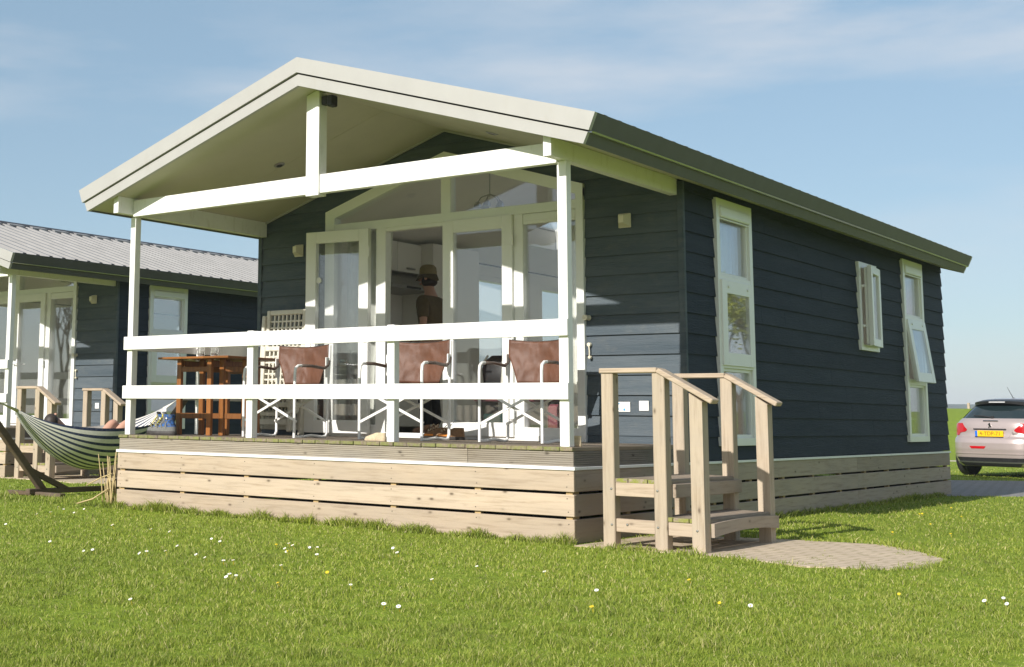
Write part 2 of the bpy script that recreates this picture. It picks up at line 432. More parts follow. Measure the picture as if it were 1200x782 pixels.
def obj(name, mb, mat, parent=None, off=(0, 0, 0), smooth=False, mods=()):
    bm = mb.bm
    bmesh.ops.recalc_face_normals(bm, faces=bm.faces[:])
    o3 = Vector(off)
    for v in bm.verts: v.co -= o3
    me = bpy.data.meshes.new(name); bm.to_mesh(me); bm.free()
    for m in (mat if isinstance(mat, (list, tuple)) else [mat]): me.materials.append(m if not isinstance(m, str) else M_[m])
    o = bpy.data.objects.new(name, me); C.objects.link(o)
    if parent: o.parent = parent
    if smooth:
        me.polygons.foreach_set('use_smooth', [True] * len(me.polygons))
        if smooth is not True:
            me.set_sharp_from_angle(angle=math.radians(smooth))
    return o
def tag(o, label, cat, group=None):
    o['label'] = label; o['category'] = cat
    if group: o['group'] = group
    return o
def thing(name, label, cat, loc=(0, 0, 0), rz=0, group=None):
    o = bpy.data.objects.new(name, None); C.objects.link(o); o.empty_display_size = .2
    o.location = loc; o.rotation_euler = (0, 0, rz)
    return tag(o, label, cat, group)
def struct(o): o['kind'] = 'structure'; return o
def kids(o): return [c for c in bpy.data.objects if c.parent == o]
def copy_tree(o, parent=None, skip=()):
    c = o.copy(); C.objects.link(c)
    if parent: c.parent = parent
    for ch in kids(o):
        if ch.name.split('.')[0] not in skip and ch not in skip: copy_tree(ch, c, skip)
    return c

# ------------------------------------------------------------------ clipping helpers
def clip(poly, a, b, c):
    """keep a*x+b*y<=c"""
    out = []
    for i in range(len(poly)):
        p, q = poly[i], poly[(i + 1) % len(poly)]
        dp, dq = a * p[0] + b * p[1] - c, a * q[0] + b * q[1] - c
        if dp <= 1e-9: out.append(p)
        if (dp < -1e-9 and dq > 1e-9) or (dp > 1e-9 and dq < -1e-9):
            t = dp / (dp - dq); out.append((p[0] + t * (q[0] - p[0]), p[1] + t * (q[1] - p[1])))
    return out
def rsub(rects, h):
    out = []
    for (u0, u1, v0, v1) in rects:
        a0, a1, b0, b1 = h
        if a1 <= u0 or a0 >= u1 or b1 <= v0 or b0 >= v1: out.append((u0, u1, v0, v1)); continue
        if a0 > u0: out.append((u0, a0, v0, v1))
        if a1 < u1: out.append((a1, u1, v0, v1))
        m0, m1 = max(u0, a0), min(u1, a1)
        if b0 > v0: out.append((m0, m1, v0, b0))
        if b1 < v1: out.append((m0, m1, b1, v1))
    return out

PITCH, Z00 = .1875, .07
OPEN = [(-4.2, 2.478), (-2.604, 2.983), (-1.0, 2.475)]
WINS = [(2.79, 3.66, -.016, 2.34), (6.9465, 7.62, 1.075, 2.131), (8.719, 9.59, -.016, 2.34)]

# ================================================================== CHALET
ADDED_LEFTW = [(2.35, 3.15, .05, 2.30), (6.3, 7.6, .75, 2.25), (8.4, 9.6, .75, 2.25)]  # unseen left-wall windows, added to let sky light into the room
R0 = Vector((AP, ROOT_Y, G))
def build_chalet(near=True):
    root = thing('chalet', 'dark blue-grey timber chalet with white porch, nearest in the middle of the lawn' if near else 'dark chalet with grey ribbed roof further back on the left, behind the hammock', 'chalet', R0)
    RY0, RY1 = 2.9, 6.2
    P = lambda name, mb, mat, parent=root, **k: obj(name, mb, mat, parent, R0, **k)
    # ---- front wall: lap boards around the glazed gable
    mb = MB()
    eps = .0
    k = -1
    while Z00 + PITCH * k < 3.25:
        z0 = Z00 + PITCH * k; z1 = z0 + PITCH + .02
        if k == -1: z0 = -.02
        base = [(-5.19, z0), (-.05, z0), (-.05, z1), (-5.19, z1)]
        polys = [clip(base, 1, 0, -4.19), clip(base, -1, 0, 1.01)]
        (xa, za), (xm, zm), (xb, zb) = OPEN
        sl1 = (zm - za) / (xm - xa); sl2 = (zb - zm) / (xb - xm)
        p = clip(clip(base, -1, 0, 4.19), 1, 0, xm); polys.append(clip(p, sl1, -1, sl1 * xa - za + .02))
        p = clip(clip(base, -1, 0, -xm), 1, 0, -1.01); polys.append(clip(p, sl2, -1, sl2 * xm - zm + .02))
        for q in polys:
            if len(q) < 3: continue
            q = clip(clip(q, -SL, 1, soff(AP) - .004 - SL * AP), SL, 1, soff(AP) - .004 + SL * AP)
            if len(q) < 3: continue
            f0 = lambda t: (t[0], D - .030 + .022 * (t[1] - z0) / PITCH, t[1])
            f1 = lambda t: (t[0], D + .02, t[1])
            mb.prism(q, f0, f1)
        k += 1
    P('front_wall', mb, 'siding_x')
    # ---- right wall
    def side_wall(mb, sgn, holes, joints):
        k = -1
        while Z00 + PITCH * k < 2.42:
            z0 = Z00 + PITCH * k; z1 = min(z0 + PITCH + .02, 2.43)
            if k == -1: z0 = -.145
            js = sorted(random.uniform(D + 1, L - 1) for _ in range(joints))
            if k < 0: js = js[:1]
            edges = [D + .002] + js + [L + .01]
            rects = []
            for a, b in zip(edges, edges[1:]): rects.append((a + .0015, b - .0015, z0, z1))
            for h in holes: rects = rsub(rects, (h[0] + .02, h[1] - .02, h[2] + .02, h[3] - .02))
            x_in = -.06 if sgn > 0 else -W + .06
            for (u0, u1, v0, v1) in rects:
                if u1 - u0 < .01 or v1 - v0 < .004: continue
                def f0(t, z0=z0):
                    o = .004 - .015 * (t[1] - z0) / PITCH
                    return ((o if sgn > 0 else -W - o), t[0], t[1])
                f1 = lambda t: (x_in, t[0], t[1])
                mb.prism([(u0, v0), (u1, v0), (u1, v1), (u0, v1)], f0, f1)
            k += 1
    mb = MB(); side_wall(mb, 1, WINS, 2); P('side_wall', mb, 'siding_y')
    mb = MB(); side_wall(mb, -1, ADDED_LEFTW, 2); P('side_wall', mb, 'siding_y')
    # rear wall
    mb = MB(); k = -1
    while Z00 + PITCH * k < 3.2:
        z0 = Z00 + PITCH * k; z1 = z0 + PITCH + .02
        q = clip(clip([(-5.19, z0), (-.03, z0), (-.03, z1), (-5.19, z1)], -SL, 1, soff(AP) - .004 - SL * AP), SL, 1, soff(AP) - .004 + SL * AP)
        if len(q) > 2:
            mb.prism(q, lambda t: (t[0], L + .03 - .022 * (t[1] - z0) / PITCH, t[1]), lambda t: (t[0], L - .04, t[1]))
        k += 1
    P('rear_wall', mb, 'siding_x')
    # corner boards
    for x0, x1 in ((-.052, -.006), (-5.215, -5.17)):
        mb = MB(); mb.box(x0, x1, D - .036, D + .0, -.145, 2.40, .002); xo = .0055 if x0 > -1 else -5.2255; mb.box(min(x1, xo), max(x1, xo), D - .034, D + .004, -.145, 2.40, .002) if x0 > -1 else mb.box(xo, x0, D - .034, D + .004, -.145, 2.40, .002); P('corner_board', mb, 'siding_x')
    # ---- inner shell
    mb = MB()
    holes = [(a + .03, b - .03, c + .03, d - .03) for a, b, c, d in WINS]
    rects = [(D + .03, L - .05, 0.0, 2.41)]
    for h in holes: rects = rsub(rects, h)
    for (u0, u1, v0, v1) in rects: mb.box(-.10, -.065, u0, u1, v0, v1, 0)
    rects = [(D + .03, L - .05, 0.0, 2.40)]
    for h in ADDED_LEFTW: rects = rsub(rects, h)
    for (u0, u1, v0, v1) in rects: mb.box(-5.155, -5.12, u0, u1, v0, v1, 0)
    q = [(-5.11, 0), (-.11, 0), (-.11, 2.40), (AP, 3.19), (-5.11, 2.40)]
    mb.prism(q, lambda t: (t[0], 9.9, t[1]), lambda t: (t[0], 9.98, t[1]))
    # inner faces beside the glazing
    mb.box(-5.11, -4.17, D + .022, D + .05, 0, 2.40, 0); mb.box(-1.03, -.11, D + .022, D + .05, 0, 2.40, 0)
    P('inner_wall', mb, 'inner')
    mb = MB(); mb.box(-5.15, -.07, D + .02, L - .06, -.06, -.001, 0); P('inner_floor', mb, 'floor')
    def band_c(q, a, b): return [clip(q, 1, 0, a), clip(q, -1, 0, -b)]
    for s in (-1, 1):
        xe = AP + s * 2.49; mb = MB()
        qc = [(AP, soff(AP) - .006), (xe, soff(xe) - .006), (xe, soff(xe) - .026), (AP, soff(AP) - .026)]
        for a, b in ((D + .055, RY0), (RY0, RY1), (RY1, 6.3), (6.3, 9.0), (9.0, 9.9)):
            for qq in (band_c(qc, -4.45, -3.15) if (s < 0 and a == 6.3) else band_c(qc, -2.35, -.65) if (s > 0 and near and a == RY0) else [qc]):
                mb.prism(qq, lambda t: (t[0], a, t[1]), lambda t: (t[0], b, t[1]))
        P('inner_ceiling', mb, 'inner')
    for (a, b, c, d) in ADDED_LEFTW:
        mb = MB(); t = .075
        mb.box(-5.25, -5.13, a, a + t, c, d); mb.box(-5.25, -5.13, b - t, b, c, d); mb.box(-5.249, -5.131, a + t, b - t, c, c + t); mb.box(-5.249, -5.131, a + t, b - t, d - t, d)
        wn = P('window', mb, 'pvc'); mb = MB(); mb.box(-5.20, -5.185, a + t, b - t, c + t, d - t, 0); obj('pane', mb, 'glass_clear', wn, R0)  # added left-wall window, there for the light indoors
    def band(q): return [clip(q, 1, 0, -4.45), clip(q, -1, 0, 3.15)]
    def band2(q): return [clip(q, 1, 0, -2.35), clip(q, -1, 0, .65)]
    # ---- soffit / ceiling panels and ceiling spots
    for s in (-1, 1):
        mb = MB()
        xe = AP + s * (2.61 + .27)
        q = [(AP, soff(AP)), (xe, soff(xe)), (xe, soff(xe) + .02), (AP, soff(AP) + .02)]
        ys = [-.25, 1.02, D, 4.5, 7, 9, L + .1]
        if s < 0: ys = [-.25, 1.02, D, 4.3, 6.3, 9.0, L + .1]
        elif near: ys = [-.25, 1.02, D, RY0, RY1, 9, L + .1]
        for a, b in zip(ys, ys[1:]):
            qs = [q]
            if s < 0 and a == 6.3: qs = band(q)
            if s > 0 and near and a == RY0: qs = band2(q)
            for qq in qs: mb.prism(qq, lambda t, a=a: (t[0], a + .002, t[1]), lambda t, b=b: (t[0], b - .002, t[1]))
        P('soffit', mb, 'soffit')
        # thin trim where soffit meets the gable wall
        mb = MB()
        mb.beam((AP + s * .0, D - .045, soff(AP) - .012), (AP + s * 2.56, D - .045, soff(AP + s * 2.56) - .012), .022, .022)
        P('soffit_trim', mb, 'cream')
        sx = AP + s * 1.3
        mb = MB(); n = Vector((s * SL, 0, 1)).normalized()
        mb.lathe([(.0, -.012), (.045, -.012), (.06, -.004), (.06, .004)], (0, 0, 0), 20)
        o = P('ceiling_spot', mb, 'steel') if False else obj('ceiling_spot', mb, 'steel', root)
        o.location = Vector((sx, .95, soff(sx) - .001)) - R0; o.rotation_euler = (0, math.atan(SL) * s, 0)
        mb = MB(); mb.lathe([(.0, -.0145), (.032, -.0145), (.034, -.012)], (0, 0, 0), 16); obj('bulb', mb, 'black', o)
    # ---- roof sheet with ribs
    mb = MB()
    per = .494 / 2
    prof = []
    y = -.262; h0, h1 = 0, .05
    while y < 10.70:
        prof += [(y, h0), (y + per * .56, h0), (y + per * .66, h1), (y + per * .90, h1)]
        y += per
    prof.append((y, h0))
    for s in (-1, 1):
        xe = AP + s * 2.965
        a = [mb.bm.verts.new((AP + s * .03, yy, rooft(AP + .03) - .018 + hh)) for yy, hh in prof]
        b = [mb.bm.verts.new((xe, yy, rooft(xe) - .018 + hh)) for yy, hh in prof]
        if s < 0:
            c = [mb.bm.verts.new((-3.15, yy, rooft(-3.15) - .018 + hh)) for yy, hh in prof]; d = [mb.bm.verts.new((-4.45, yy, rooft(-4.45) - .018 + hh)) for yy, hh in prof]
            for i in range(len(prof) - 1):
                for e, f in ((a, c), (c, d), (d, b)):
                    if e is c and 6.3 < prof[i][0] and prof[i + 1][0] < 9.0: continue
                    mb.bm.faces.new((e[i], e[i + 1], f[i + 1], f[i]))
        else:
            c = [mb.bm.verts.new((-2.35, yy, rooft(-2.35) - .018 + hh)) for yy, hh in prof]; d = [mb.bm.verts.new((-.65, yy, rooft(-.65) - .018 + hh)) for yy, hh in prof]
            for i in range(len(prof) - 1):
                for e, f in ((a, c), (c, d), (d, b)):
                    if near and e is c and RY0 < prof[i][0] and prof[i + 1][0] < RY1: continue
                    mb.bm.faces.new((e[i], e[i + 1], f[i + 1], f[i]))
    roof = P('roof', mb, 'roof')
    if near:  # unseen right-slope roof light, added to brighten the room
        mb = MB()
        for (xa, xb2) in ((-2.42, -2.35), (-.65, -.58)): mb.prism([(xa, soff(xa) - .02), (xb2, soff(xb2) - .02), (xb2, rooft(xb2) + .05), (xa, rooft(xa) + .05)], lambda t: (t[0], RY0 - .1, t[1]), lambda t: (t[0], RY1 + .1, t[1]))
        for (ya, yb) in ((RY0 - .1, RY0), (RY0 + 1.6, RY0 + 1.68), (RY1, RY1 + .1)): mb.prism([(-2.35, soff(-2.35) - .02), (-.65, soff(-.65) - .02), (-.65, rooft(-.65) + .048), (-2.35, rooft(-2.35) + .048)], lambda t: (t[0], ya, t[1]), lambda t: (t[0], yb, t[1]))
        rl = obj('added_roof_light', mb, 'pvc', roof, R0)
        mb = MB(); mb.prism([(-2.35, rooft(-2.35) + .01), (-.65, rooft(-.65) + .01), (-.65, rooft(-.65) + .025), (-2.35, rooft(-2.35) + .025)], lambda t: (t[0], RY0, t[1]), lambda t: (t[0], RY1, t[1])); obj('pane', mb, 'glass_clear', rl, R0)
    mb = MB()  # left-slope roof light, also added for light indoors
    for (xa, xb2) in ((-4.47, -4.40), (-3.20, -3.13)): mb.prism([(xa, soff(xa) - .02), (xb2, soff(xb2) - .02), (xb2, rooft(xb2) + .05), (xa, rooft(xa) + .05)], lambda t: (t[0], 6.2, t[1]), lambda t: (t[0], 9.1, t[1]))
    for (ya, yb) in ((6.2, 6.3), (7.6, 7.68), (9.0, 9.1)): mb.prism([(-4.40, soff(-4.4) - .02), (-3.2, soff(-3.2) - .02), (-3.2, rooft(-3.2) + .048), (-4.40, rooft(-4.4) + .048)], lambda t: (t[0], ya, t[1]), lambda t: (t[0], yb, t[1]))
    rl = obj('added_roof_light', mb, 'pvc', roof, R0)
    mb = MB(); mb.prism([(-4.40, rooft(-4.4) + .01), (-3.2, rooft(-3.2) + .01), (-3.2, rooft(-3.2) + .025), (-4.40, rooft(-4.4) + .025)], lambda t: (t[0], 6.3, t[1]), lambda t: (t[0], 9.0, t[1])); obj('pane', mb, 'glass_clear', rl, R0)
    mb = MB()
    mb.prism([(AP - .13, rooft(AP - .13) + .03), (AP, rooft(AP) + .045), (AP + .13, rooft(AP + .13) + .03), (AP + .13, rooft(AP + .13) - .016), (AP, rooft(AP) - .014), (AP - .13, rooft(AP - .13) - .016)],
             lambda t: (t[0], .12, t[1] + .012), lambda t: (t[0], 10.60, t[1] + .012))
    obj('ridge_filler', mb, 'ridge', roof, R0)
    yy = .244
    while yy < 10.3:   # one flashing piece per sheet along the ridge
        for sg in (-1, 1):
            mb = MB()
            mb.prism([(AP + sg * .05, rooft(AP + .05) + .046), (AP + sg * .20, rooft(AP + .2) + .046), (AP + sg * .20, rooft(AP + .2) + .022), (AP + sg * .05, rooft(AP + .05) + .022)],
                     lambda t, a=yy: (t[0], a, t[1]), lambda t, a=yy: (t[0], a + .33, t[1]))
            obj('ridge_tile', mb, 'roof', roof, R0)
        yy += .494
    # ---- front and rear verge boards
    for (y0, y1, y2, y3) in ((-.31, -.268, -.288, -.25), (10.705, 10.748, 10.68, 10.72)):
        for s in (-1, 1):
            ex, ez = AP + s * 3.0, 2.540
            mb = MB()
            mb.prism([(AP, 3.476), (ex, ez), (AP + s * 2.944, 2.405), (AP, 3.333)], lambda t: (t[0], y0, t[1]), lambda t: (t[0], y1, t[1]))
            P('verge_cap', mb, 'cream')
            mb = MB()
            mb.prism([(AP, 3.318), (AP + s * 2.925, 2.398), (AP + s * 2.884, 2.310), (AP, 3.212)], lambda t: (t[0], y2, t[1]), lambda t: (t[0], y3, t[1]))
            P('verge_board', mb, 'cream')
    # ---- side gutters / eaves boards
    for s in (-1, 1):
        X = lambda v: AP + s * (2.61 + v)
        mb = MB()
        mb.prism([(X(.39), 2.541), (X(.335), 2.405), (X(.315), 2.412), (X(.362), 2.549)], lambda t: (t[0], -.266, t[1]), lambda t: (t[0], 10.70, t[1]))
        P('eaves_cap', mb, 'trim')
        mb = MB()
        mb.prism([(X(.345), 2.4035), (X(.335), 2.393), (X(.30), 2.393), (X(.30), 2.4035)], lambda t: (t[0], -.264, t[1]), lambda t: (t[0], 10.70, t[1]))
        P('drip_edge', mb, 'lip')
        mb = MB()
        mb.prism([(X(.308), 2.392), (X(.2745), 2.311), (X(.255), 2.318), (X(.288), 2.40)], lambda t: (t[0], -.25, t[1]), lambda t: (t[0], 10.69, t[1]))
        P('eaves_board', mb, 'trim')
    # ---- purlins, tie beam, king post, posts, rails
    for x0 in (-.12, -5.17):
        mb = MB(); mb.prism([(x0, 2.272), (x0 + .07, 2.272), (x0 + .07, soff(x0 + .07) - .002), (x0, soff(x0) - .002)], lambda t: (t[0], -.205, t[1]), lambda t: (t[0], D - .03, t[1]))
        P('eaves_beam', mb, 'white')
    mb = MB(); mb.box(-5.098, -.122, 0, .07, 2.252, 2.425); P('tie_beam', mb, 'white')
    mb = MB(); mb.prism([(-2.724, 2.232), (-2.572, 2.232), (-2.572, soff(-2.572) - .004), (-2.61, soff(-2.61) - .004), (-2.724, soff(-2.724) - .004)], lambda t: (t[0], -.022, t[1]), lambda t: (t[0], .092, t[1]))
    P('king_post', mb, 'white')
    for x0, x1, zt in ((-5.16, -5.085, 2.251), (-.134, -.05, 2.271)):
        mb = MB(); mb.box(x0, x1, .03, .11, .0, zt, .004); P('porch_post', mb, 'white')
    for x0 in (-3.475, -1.818):
        mb = MB(); mb.box(x0, x0 + .078, .03, .11, .0, 1.012, .004); P('rail_post', mb, 'white')
    for z0, z1 in ((.866, 1.0), (.3665, .4987)):
        mb = MB(); mb.box(-5.182, -.04, -.002, .028, z0, z1, .003); P('rail', mb, 'white')
        mb = MB(); mb.box(-5.186, -5.162, .034, D - .034, z0, z1, .003); P('rail', mb, 'white')
    mb = MB(); mb.box(-5.16, -5.09, 1.04, 1.11, 0, 1.012, .004); P('rail_post', mb, 'white')
    # ---- deck
    mb = MB(); x = -5.205
    while x < -.06:
        x1 = min(x + .141, -.002); dy = random.uniform(-.006, .004)
        mb.box(x, x1, -.012 + dy, D - .036, -.030 + random.uniform(-.002, 0), 0, .004); x += .1455
    P('deck', mb, 'deck')
    def grooved(mb, a, b, z0, z1, axis, at0, sgn):
        n = 7; hh = (z1 - z0) / n; pts = []
        for i in range(n):
            pts += [(0, z0 + hh * i), (0, z0 + hh * (i + .62)), (-.006, z0 + hh * (i + .70)), (-.006, z0 + hh * (i + .95))]
        pts = [(0, z0)] + pts[1:] + [(-.03, z1), (-.03, z0)]
        if axis == 'x': mb.prism(pts, lambda t: (a, at0 - t[0] * 1.0, t[1]), lambda t: (b, at0 - t[0], t[1]))
        else: mb.prism(pts, lambda t: (at0 + t[0], a, t[1]), lambda t: (at0 + t[0], b, t[1]))
    mb = MB(); grooved(mb, -5.2, -.972, -.149, -.032, 'x', 0.0, 1); grooved(mb, -.968, -.004, -.149, -.032, 'x', 0.0, 1)
    P('deck_fascia', mb, 'grooved_x')
    mb = MB(); grooved(mb, .004, D - .05, -.149, -.032, 'y', -.001, 1)
    P('deck_fascia', mb, 'grooved_y')
    mb = MB(); mb.box(-5.19, -5.165, .03, D, -.149, -.032, 0); P('deck_fascia', mb, 'grooved_y')
    mb = MB(); mb.box(-5.16, -.06, .06, L - .05, -.19, -.152, 0); P('floor_deck', mb, 'dark')
    # white drip strip
    mb = MB(); mb.box(-5.235, .014, -.014, .03, -.178, -.1505, .002); P('white_strip', mb, 'white')
    mb = MB(); mb.box(-.03, .0125, .0305, L + .02, -.176, -.1525, .002); P('white_strip', mb, 'white')
    mb = MB(); mb.box(-5.234, -5.19, .0305, L + .02, -.176, -.1525, .002); P('white_strip', mb, 'white')
    # skirting boards
    zs = [(-.343, -.1795), (-.531, -.364), (-.735, -.553)]
    mb = MB()
    for z0, z1 in zs: mb.box(-5.222, .0, 0.0, .026, z0, z1, .003)
    n0 = len(mb.bm.faces)
    for x in (-5.165, -4.30, -3.45, -2.6, -1.74, -.89, -.055):
        for z0, z1 in zs:
            for zz in (z0 + .035, z1 - .035):
                mb.lathe([(.0, -.0012), (.0045, -.001), (.005, .001)], (x + random.uniform(-.008, .008), 0, zz + random.uniform(-.006, .006)), 8, 'y')
    o = P('skirting', mb, ['pine_x', 'black'])
    for i, p in enumerate(o.data.polygons):
        if i >= n0: p.material_index = 1
    mb = MB()
    for i, (z0, z1) in enumerate(zs):
        e = [.028, 2.95 + .02 * i, 6.7, L]
        for a, b in zip(e, e[1:]): mb.box(-.026, -.0005, a + .001, b - .001, z0, z1 if i else -.178, .003)
    P('skirting', mb, 'pine_y')
    mb = MB()
    for i, (z0, z1) in enumerate(zs): mb.box(-5.222, -5.196, .028, L, z0, z1 if i else -.178, .003)
    P('skirting', mb, 'pine_y')
    mb = MB()
    for i, (z0, z1) in enumerate(zs): mb.box(-5.19, -.03, L - .026, L, z0, z1 if i else -.178, .003)
    P('skirting', mb, 'pine_x')
    bats = [(x - .03, x + .028, .027, .07) for x in (-5.165, -4.30, -3.45, -2.6, -1.74, -.89, -.055)]
    for i in range(13):
        y = .1 + i * .87
        bats.append((-.07, -.027, y - .03, y + .03))
        if i % 3 == 1: bats.append((-5.195, -5.15, y - .03, y + .03))
    for b4 in bats:
        mb = MB(); mb.box(*b4, -.745, -.1785, .002); P('skirting_batten', mb, 'batten')
    # concrete pads underneath
    for x in (-4.6, -2.6, -.7):
        for y in (1, 5.8, 10.2):
            mb = MB(); mb.box(x - .15, x + .15, y - .15, y + .15, -.745, -.19, .004); P('foundation_pad', mb, 'dark')

    # ---- glazed gable frame
    mb = MB(); y0, y1 = D - .058, D + .05
    yc = (y0 + y1) / 2; dp = y1 - y0
    mb.box(-4.2, -4.068, y0, y1, 0.0, 2.44); mb.box(-1.08, -1.0, y0, y1, 0.0, 2.44)
    w = .118
    for (p, q) in ((OPEN[0], OPEN[1]), (OPEN[1], OPEN[2])):
        s = (q[1] - p[1]) / (q[0] - p[0])
        mb.prism([p, q, (q[0], q[1] - w), (p[0], p[1] - w)], lambda t: (t[0], y0 + .0015, t[1]), lambda t: (t[0], y1 - .0015, t[1]))
    mb.box(-4.07, -1.078, y0 + .004, y1, 2.238, 2.330)
    mb.box(-2.645, -2.527, y0 + .006, y1, 2.329, 2.90)
    mb.box(-3.49, -3.363, y0 + .008, y1, .05, 2.24); mb.box(-1.772, -1.668, y0 + .008, y1, .05, 2.24)
    mb.box(-4.07, -1.078, y0 + .003, y1, .0, .052)
    mb.box(-4.07, -3.48, y0 + .015, y1 - .01, .05, .13); mb.box(-1.67, -1.078, y0 + .015, y1 - .01, .05, .13)
    mb.box(-3.37, -2.60, y0 + .02, y1, 2.20, 2.24)
    fr = P('glazing_frame', mb, 'pvc')
    gy = D + .005
    def pane(pts): 
        mb = MB(); mb.prism(pts, lambda t: (t[0], gy - .008, t[1]), lambda t: (t[0], gy + .008, t[1])); P('pane', mb, 'glass', fr)
    pane([(-4.08, 2.32), (-2.64, 2.32), (-2.64, 2.86), (-4.08, 2.40)]); pane([(-2.53, 2.32), (-1.07, 2.32), (-1.07, 2.39), (-2.53, 2.86)])
    pane([(-4.07, .12), (-3.48, .12), (-3.48, 2.245), (-4.07, 2.245)]); pane([(-1.67, .12), (-1.075, .12), (-1.075, 2.245), (-1.67, 2.245)])
    mb = MB(); mb.box(-1.666, -1.082, D - .05, D - .01, 2.13, 2.236, .008); mb.box(-1.66, -1.09, D - .056, D - .048, 2.15, 2.165, .002); P('blind_casing', mb, 'pvc')
    # ---- door leaves
    def leaf(name, w):
        mb = MB(); h0, h1 = .035, 2.238
        mb.box(0, .118, -.035, .035, h0, h1); mb.box(w - .13, w, -.035, .035, h0, h1)
        mb.box(.118, w - .13, -.0335, .0335, h1 - .112, h1); mb.box(.118, w - .13, -.0335, .0335, h0, h0 + .122)
        for z in (h0 + .122, h1 - .122):
            mb.box(.112, w - .124, -.026, .026, z - .006, z + .016, .002)
        o = obj(name, mb, 'pvc', root)
        mb = MB(); mb.box(.11, w - .122, -.008, .008, h0 + .115, h1 - .105, 0); obj('glass', mb, 'glass', o)
        for sg in (-1, 1):
            mb = MB(); mb.box(w - .08, w - .045, sg * .036, sg * .044, .93, 1.15, .004)
            mb.tube([(w - .062, sg * .044, 1.05), (w - .062, sg * .085, 1.05), (w - .07, sg * .09, 1.05), (w - .20, sg * .09, 1.05)], .010); obj('handle', mb, 'pvc', o, smooth=40)
        for z in (.25, 1.05, 1.98):
            mb = MB(); mb.lathe([(.013, z - .055), (.013, z + .055)], (-.008, .042, 0), 10); mb.box(.0, .05, .036, .044, z - .045, z + .045, .003)
            obj('hinge', mb, 'pvc', o, smooth=40)
        return o
    d1 = leaf('door', .829)     # closed leaf, hinged at its right side
    d1.location = Vector((-1.774, D - .05, 0)) - R0; d1.rotation_euler = (0, 0, PI)
    if near:
        d2 = leaf('open_door', .80)     # folded back against the left panel
        d2['label'] = 'glazed door leaf folded back open'
        d2.location = Vector((-3.535, D - .105, 0)) - R0; d2.rotation_euler = (0, 0, PI + math.radians(7))
    else:
        d2 = leaf('door', .76); d2.location = Vector((-3.363, D - .05, 0)) - R0
    # the round catch on the glass of the open leaf
    mb = MB(); mb.lathe([(.0, -.012), (.032, -.012), (.034, .0)], (0, 0, 0), 16, 'y'); o = obj('catch', mb, 'pvc', d2); o.location = (.80 - .155, .012, 1.70)
    # ---- side windows
    for i, (a, b, c, d) in enumerate(WINS):
        mb = MB(); t = .075 if i != 1 else .07
        X0, X1 = -.06, .030
        mb.box(X0, X1, a, a + t, c, d); mb.box(X0, X1, b - t, b, c, d)
        mb.box(X0, X1 - .0015, a + t, b - t, d - t, d); mb.box(X0, X1 - .0015, a + t, b - t, c, c + t)
        if i != 1:
            mb.box(X0, X1 - .003, a + t, b - t, 1.525, 1.60); mb.box(X0, X1 - .003, a + t, b - t, .715, .79)
            # inner bead
            for (v0, v1) in ((1.60, d - t), (c + t, .715)):
                mb.box(X0, .006, a + t, a + t + .03, v0, v1, .002); mb.box(X0, .006, b - t - .03, b - t, v0, v1, .002)
                mb.box(X0, .004, a + t, b - t, v0, v0 + .03, .002); mb.box(X0, .004, a + t, b - t, v1 - .03, v1, .002)
        win = P('window', mb, 'pvc')
        if i != 1:
            for (v0, v1) in ((1.60, d - t), (c + t, .715)):
                mb = MB(); mb.box(-.032, -.016, a + t + .01, b - t - .01, v0, v1, 0); obj('pane', mb, 'glass', win, R0)
            mb = MB(); mb.box(.006, .046, a + t - .004, b - t + .004, d - t - .105, d - t - .002, .008); mb.box(.044, .05, a + t, b - t, d - t - .09, d - t - .07, .002)
            mb.box(.01, .03, a + t, b - t, d - t - .125, d - t - .112, .003); obj('blind_casing', mb, 'pvc', win, R0)
        # sash in own coordinates: y along width, z up from its hinge
        if i != 1:
            wd, ht = (b - a) - .10, .815
            mb = MB()
            mb.box(0, .034, 0, .115, -ht, 0); mb.box(0, .034, wd - .115, wd, -ht, 0)
            mb.box(0, .0325, .115, wd - .115, -.125, 0); mb.box(0, .0325, .115, wd - .115, -ht, -ht + .125)
            mb.box(-.03, .006, .03, wd - .03, -ht + .03, -ht + .06, .002); mb.box(-.03, .006, .03, .06, -ht + .06, -.03, .002); mb.box(-.03, .006, wd - .06, wd - .03, -ht + .06, -.03, .002)
            sash = obj('sash', mb, 'pvc', win)
            sash.location = Vector((.014, a + .05, 1.555)) - R0
            sash.rotation_euler = (0, math.radians(-7.5 if i == 2 else 0), 0)
            mb = MB(); mb.box(.014, .03, .105, wd - .105, -ht + .115, -.115, 0); obj('glass', mb, 'glass', sash)
            mb = MB()
            for yy in (.15, wd - .15): mb.lathe([(.0, .046), (.014, .044), (.016, .032)], (0, yy, -.06), 10, 'x')
            obj('bolt_cap', mb, 'pvc', sash)
        else:
            wd, ht = (b - a) - .10, d - c - .10
            mb = MB()
            mb.box(0, .05, -wd, -wd + .09, 0, ht); mb.box(0, .05, -.09, 0, 0, ht); mb.box(0, .0485, -wd + .09, -.09, 0, .09); mb.box(0, .0485, -wd + .09, -.09, ht - .09, ht)
            mb.box(-.035, .005, -wd + .02, -wd + .05, .02, ht - .02, .002)
            sash = obj('sash', mb, 'pvc', win)
            sash.location = Vector((.034, b - .05, c + .05)) - R0
            sash.rotation_euler = (0, 0, math.radians(7))
            mb = MB(); mb.box(.014, .03, -wd + .08, -.08, .08, ht - .08, 0); obj('glass', mb, 'glass', sash)
            for z in (.24, ht - .24):
                mb = MB(); mb.beam((.02, a + .08, c + .05 + z), (.09, a + .11, c + .05 + z), .02, .03); obj('stay', mb, 'pvc', win, R0)
